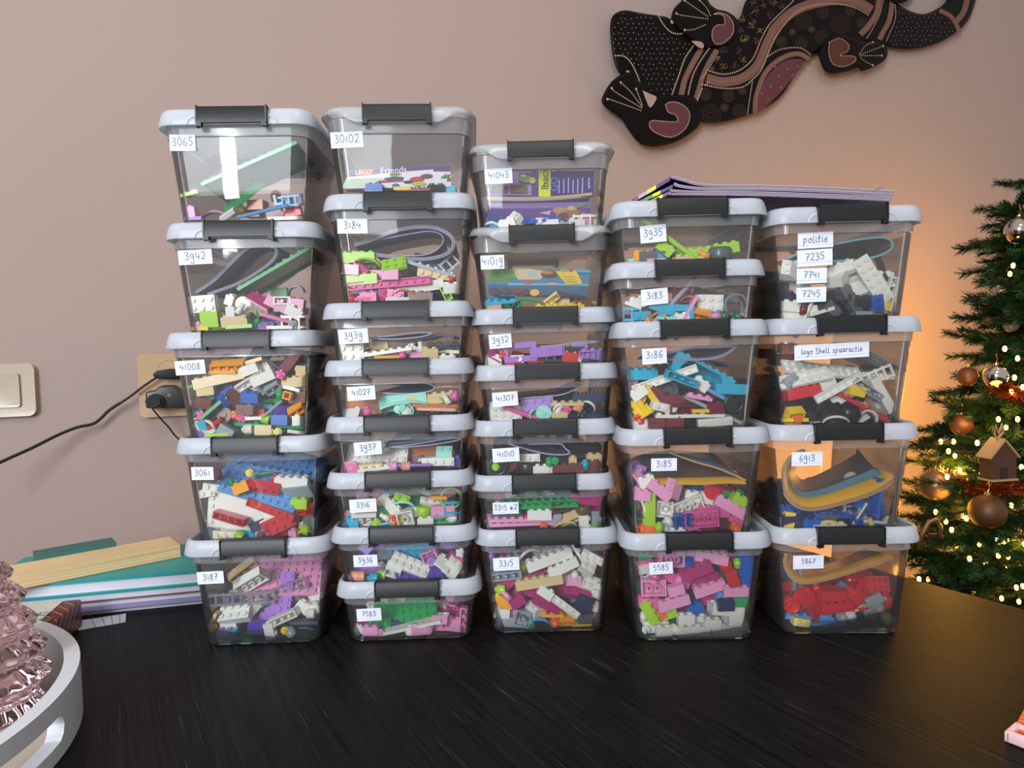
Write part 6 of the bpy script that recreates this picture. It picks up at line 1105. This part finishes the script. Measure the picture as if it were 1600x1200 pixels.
for i, (px, py, Y) in enumerate(tips):
    tip = at(px, py, Y=Y); root_ = Vector((TRX, TRY, tip.z+.02+rnd.uniform(-.05, .09))); d_ = (tip-root_); L_ = d_.length; d_.normalize()
    d_ = (d_+Vector((0, -.25*rnd.random(), rnd.uniform(-.1, .25)))).normalized()
    o = link(bpy.data.objects.new('branch', BR[i % 5]), xt); Rm = d_.to_track_quat('X', 'Z').to_matrix().to_4x4(); o.matrix_local = Matrix.Translation(tip+XI) @ Rm @ Matrix.Rotation(rnd.uniform(-.5, .5), 4, 'X') @ Matrix.Scale(rnd.uniform(.85, 1.15), 4)
# the thick boughs that carry them
m = MB()
for i, (px, py, Y) in enumerate(tips[:46:2]):
    tip = at(px, py, Y=Y); a = Vector((TRX, TRY, tip.z-.02)); m.tube([a+XI, a.lerp(tip, .35)+XI, a.lerp(tip, .6)+XI], [.006, .004, .002], 5)
m.build('bough_wires', STEM, xt)['kind'] = 'stuff'
# fairy lights
BULB = mat('warm_glowing_bulb', (255, 214, 130), .4, em=(255, 176, 70), ems=18)
WIRE = mat('dark_green_light_wire', (24, 36, 20), .6)
bl = [(1567, 583), (1558, 600), (1585, 590), (1580, 612), (1598, 605), (1490, 690), (1527, 692), (1482, 705), (1492, 712), (1528, 742), (1532, 745), (1568, 740), (1494, 800), (1510, 810), (1505, 806), (1530, 826), (1557, 778), (1573, 843), (1569, 846), (1598, 826), (1558, 842), (1515, 873), (1588, 918), (1598, 916), (1520, 925), (1518, 775), (1462, 800), (1478, 815), (1500, 830), (1545, 820), (1588, 700), (1572, 668), (1590, 655), (1560, 655), (1577, 690), (1596, 730), (1590, 560), (1570, 545), (1583, 415), (1578, 428), (1590, 470), (1436, 905), (1450, 905), (1540, 880), (1555, 895), (1575, 870), (1596, 880), (1600, 850), (1480, 745), (1502, 770), (1536, 790), (1580, 790), (1560, 815), (1470, 690), (1500, 735), (1487, 828), (1530, 850), (1560, 868), (1592, 940), (1565, 935)]
ls = empty('fairy_light_string', (TRX-.2, TRY-.1, .1)); tag(ls, 'string of warm white fairy lights wound through the christmas tree', 'fairy lights')
LI = Vector((-(TRX-.2), -(TRY-.1), -.1)); bm_ = MB(); bm_.sphere((0, 0, 0), .0029, 8, 6, sq=(1, 1, 1.5)); bme = bpy.data.meshes.new('bulb'); bme.from_pydata([tuple(v) for v in bm_.V], [], bm_.F); bme.materials.append(BULB)
bp = []
for px, py in bl:
    p = at(px, py, Y=rnd.uniform(.98, 1.08)); bp.append(p); o = link(bpy.data.objects.new('bulb', bme), ls); o.location = p+LI
for k in range(75):
    py = rnd.uniform(420, 960); lim = np.interp(py, [420, 530, 680, 860, 960], [1590, 1560, 1510, 1460, 1490]); p = at(rnd.uniform(lim, 1680), py, Y=rnd.uniform(1.08, 1.3)); bp.append(p); o = link(bpy.data.objects.new('bulb', bme), ls); o.location = p+LI
bp.sort(key=lambda p: p.z); m = MB(); m.tube([p+LI for p in catmull(bp, 3)], .0009, 4); m.build('wire', WIRE, ls)
for p, pw in ((at(1560, 600, Y=1.16), 1.3), (at(1500, 740, Y=1.13), 2.2), (at(1580, 820, Y=1.06), 1.8), (at(1490, 860, Y=1.16), 2.0), (at(1600, 470, Y=1.25), 1.2), (at(1500, 640, Y=1.34), .5), (at(1530, 900, Y=1.2), 1.8), (at(1440, 900, Y=1.22), 1.0), (at(1640, 400, Y=1.34), .3), (at(1580, 560, Y=1.30), .6), (at(1600, 720, Y=1.15), .4), (at(1500, 800, Y=1.0), .35), (at(1560, 650, Y=.98), .35)):
    point('fairy_light_glow', p, pw*2.4, (1.0, .47, .06), .05)
# baubles and other ornaments
def bauble(px, py, Y, rpx, m_, label):
    c_ = at(px, py, Y=Y); r_ = rpx/F*Y; t_ = empty('bauble', c_); tag(t_, label, 'bauble', 'christmas tree baubles')
    m = MB(); m.sphere((0, 0, 0), r_, 28, 18); m.build('ball', m_, t_, True)
    m = MB(); m.cyl((0, 0, r_*.94), r_*.17, r_*.22, 10); m.build('cap', GLD, t_); m = MB(); m.tube([(0, 0, r_*1.15), (r_*.1, 0, r_*1.5), (0, 0, r_*2.0)], .0008, 5); m.build('hanging_loop', GLD, t_)
GLD = mat('gold_metal_cap', (190, 150, 90), .3, metal=.9); SIL = mat('mirror_silver_glass', (196, 190, 186), .05, metal=1); CHA = mat('champagne_satin', (130, 104, 78), .35, metal=.6); COP = mat('copper_matt', (112, 68, 42), .45, metal=.4); BRZ = mat('bronze_glitter', (96, 64, 36), .5, metal=.5, noise=(500, .5)); PEA = mat('pearl_champagne', (176, 158, 140), .28, metal=.35)
for a_ in ((1592, 360, 1.06, 20, SIL, 'shiny silver bauble high on the tree beside the wall'), (1560, 462, 1.10, 15, PEA, 'pearl bauble at the tree edge below the silver one'), (1556, 588, 1.00, 18, SIL, 'mirrored silver bauble glinting beside the copper one'), (1512, 588, 1.08, 15, COP, 'matt copper bauble half behind a twig at the left edge'),
           (1502, 664, 1.06, 17, COP, 'round copper bauble left of the little house'), (1476, 690, 1.12, 15, PEA, 'pale satin bauble on a twig left of the copper one'), (1461, 758, 1.04, 24, CHA, 'champagne bauble farthest left on the tree'), (1543, 799, .96, 27, BRZ, 'large bronze glitter bauble below the tinsel'), (1580, 508, 1.08, 11, PEA, 'small pearl bauble among the upper twigs'), (1590, 690, 1.06, 16, BRZ, 'bronze bauble right of the little house'), (1545, 500, 1.12, 9, COP, 'tiny copper bauble at the upper tree edge')): bauble(*a_)
# copper tinsel garland
m = MB(); TN = mat('copper_tinsel', (128, 52, 22), .35, metal=.6); gp = catmull([at(x, y, Y=Y) for x, y, Y in [(1470, 742, 1.06), (1490, 750, 1.03), (1520, 760, 1.0), (1555, 766, .97), (1590, 760, .97), (1640, 745, 1.0)]]+[at(1700, 690, Y=1.1)], 30)
gp2 = catmull([at(x, y, Y=Y) for x, y, Y in [(1556, 606, 1.0), (1580, 612, .99), (1600, 620, 1.0), (1650, 600, 1.05)]], 30)
for P in (gp, gp2):
    for p in P:
        for _ in range(14):
            d_ = Vector((rnd.gauss(0, 1), rnd.gauss(0, 1), rnd.gauss(0, 1))).normalized()*rnd.uniform(.008, .017); s_ = d_.orthogonal().normalized()*.0007; m.add([p-s_, p+s_, p+d_+s_, p+d_-s_], [(0, 1, 2, 3)])
o = m.build('tinsel_garland', TN); tag(o, 'copper red tinsel garland draped across the christmas tree', 'tinsel', kind='stuff')
# little wooden house ornament
hc_ = at(1559, 722, Y=.95); ho = empty('house_ornament', hc_, .15); tag(ho, 'little brown wooden house ornament hung by a cream ribbon', 'ornament')
HB = mat('brown_wood_house', (72, 42, 22), .7, noise=(60, .3)); HR = mat('cream_snow_roof', (160, 132, 92), .7)
m = MB(); a_ = .020; m.add([(-a_, -.010, -.022), (a_, -.010, -.022), (a_, -.010, .008), (0, -.010, .030), (-a_, -.010, .008), (-a_, .010, -.022), (a_, .010, -.022), (a_, .010, .008), (0, .010, .030), (-a_, .010, .008)], [(0,1,2,3,4),(9,8,7,6,5),(0,5,6,1),(1,6,7,2),(2,7,8,3),(3,8,9,4),(4,9,5,0)]); m.build('house_wall', HB, ho)
for sg in (-1, 1):
    m = MB(); T = Matrix.Translation((sg*.0115, 0, .0205)) @ Matrix.Rotation(sg*radians(47), 4, 'Y'); m.box((-.018, -.0125, -.0012), (.018, .0125, .0012), 0, T); m.build('roof_side', HR, ho)
m = MB(); m.box((-.005, -.0112, -.022), (.005, -.0098, -.006)); m.build('door_panel', mat('dark_doorway', (44, 26, 16), .8), ho); m = MB(); m.box((-.021, -.013, -.025), (.021, .012, -.0222)); m.build('base_strip', HR, ho)
m = MB(); m.tube([(0, 0, .031), (-.006, 0, .040), (-.004, 0, .052), (.001, 0, .040), (.006, 0, .054), (.008, 0, .042), (.0, 0, .034)], .0016, 5); m.tube([(0, 0, .034), (.010, -.002, .026), (.018, -.002, .018)], .0014, 5); m.build('ribbon', HR, ho)
# arched glass lantern ornament low on the left
an = at(1455, 838, Y=1.0); lo_ = empty('arch_ornament', an); tag(lo_, 'pale arched ornament on the lower left twigs', 'ornament'); m = MB()
m.tube([(-.018, 0, -.020), (-.014, 0, .004), (-.004, 0, .022), (.008, 0, .026), (.014, 0, .014), (.014, 0, -.018)], .0035, 7); m.build('arch', CHA, lo_, True); m = MB(); m.box((-.004, -.002, -.014), (.008, .002, .004)); m.build('dark_figure', mat('dark_small_figure', (30, 24, 22), .6), lo_)
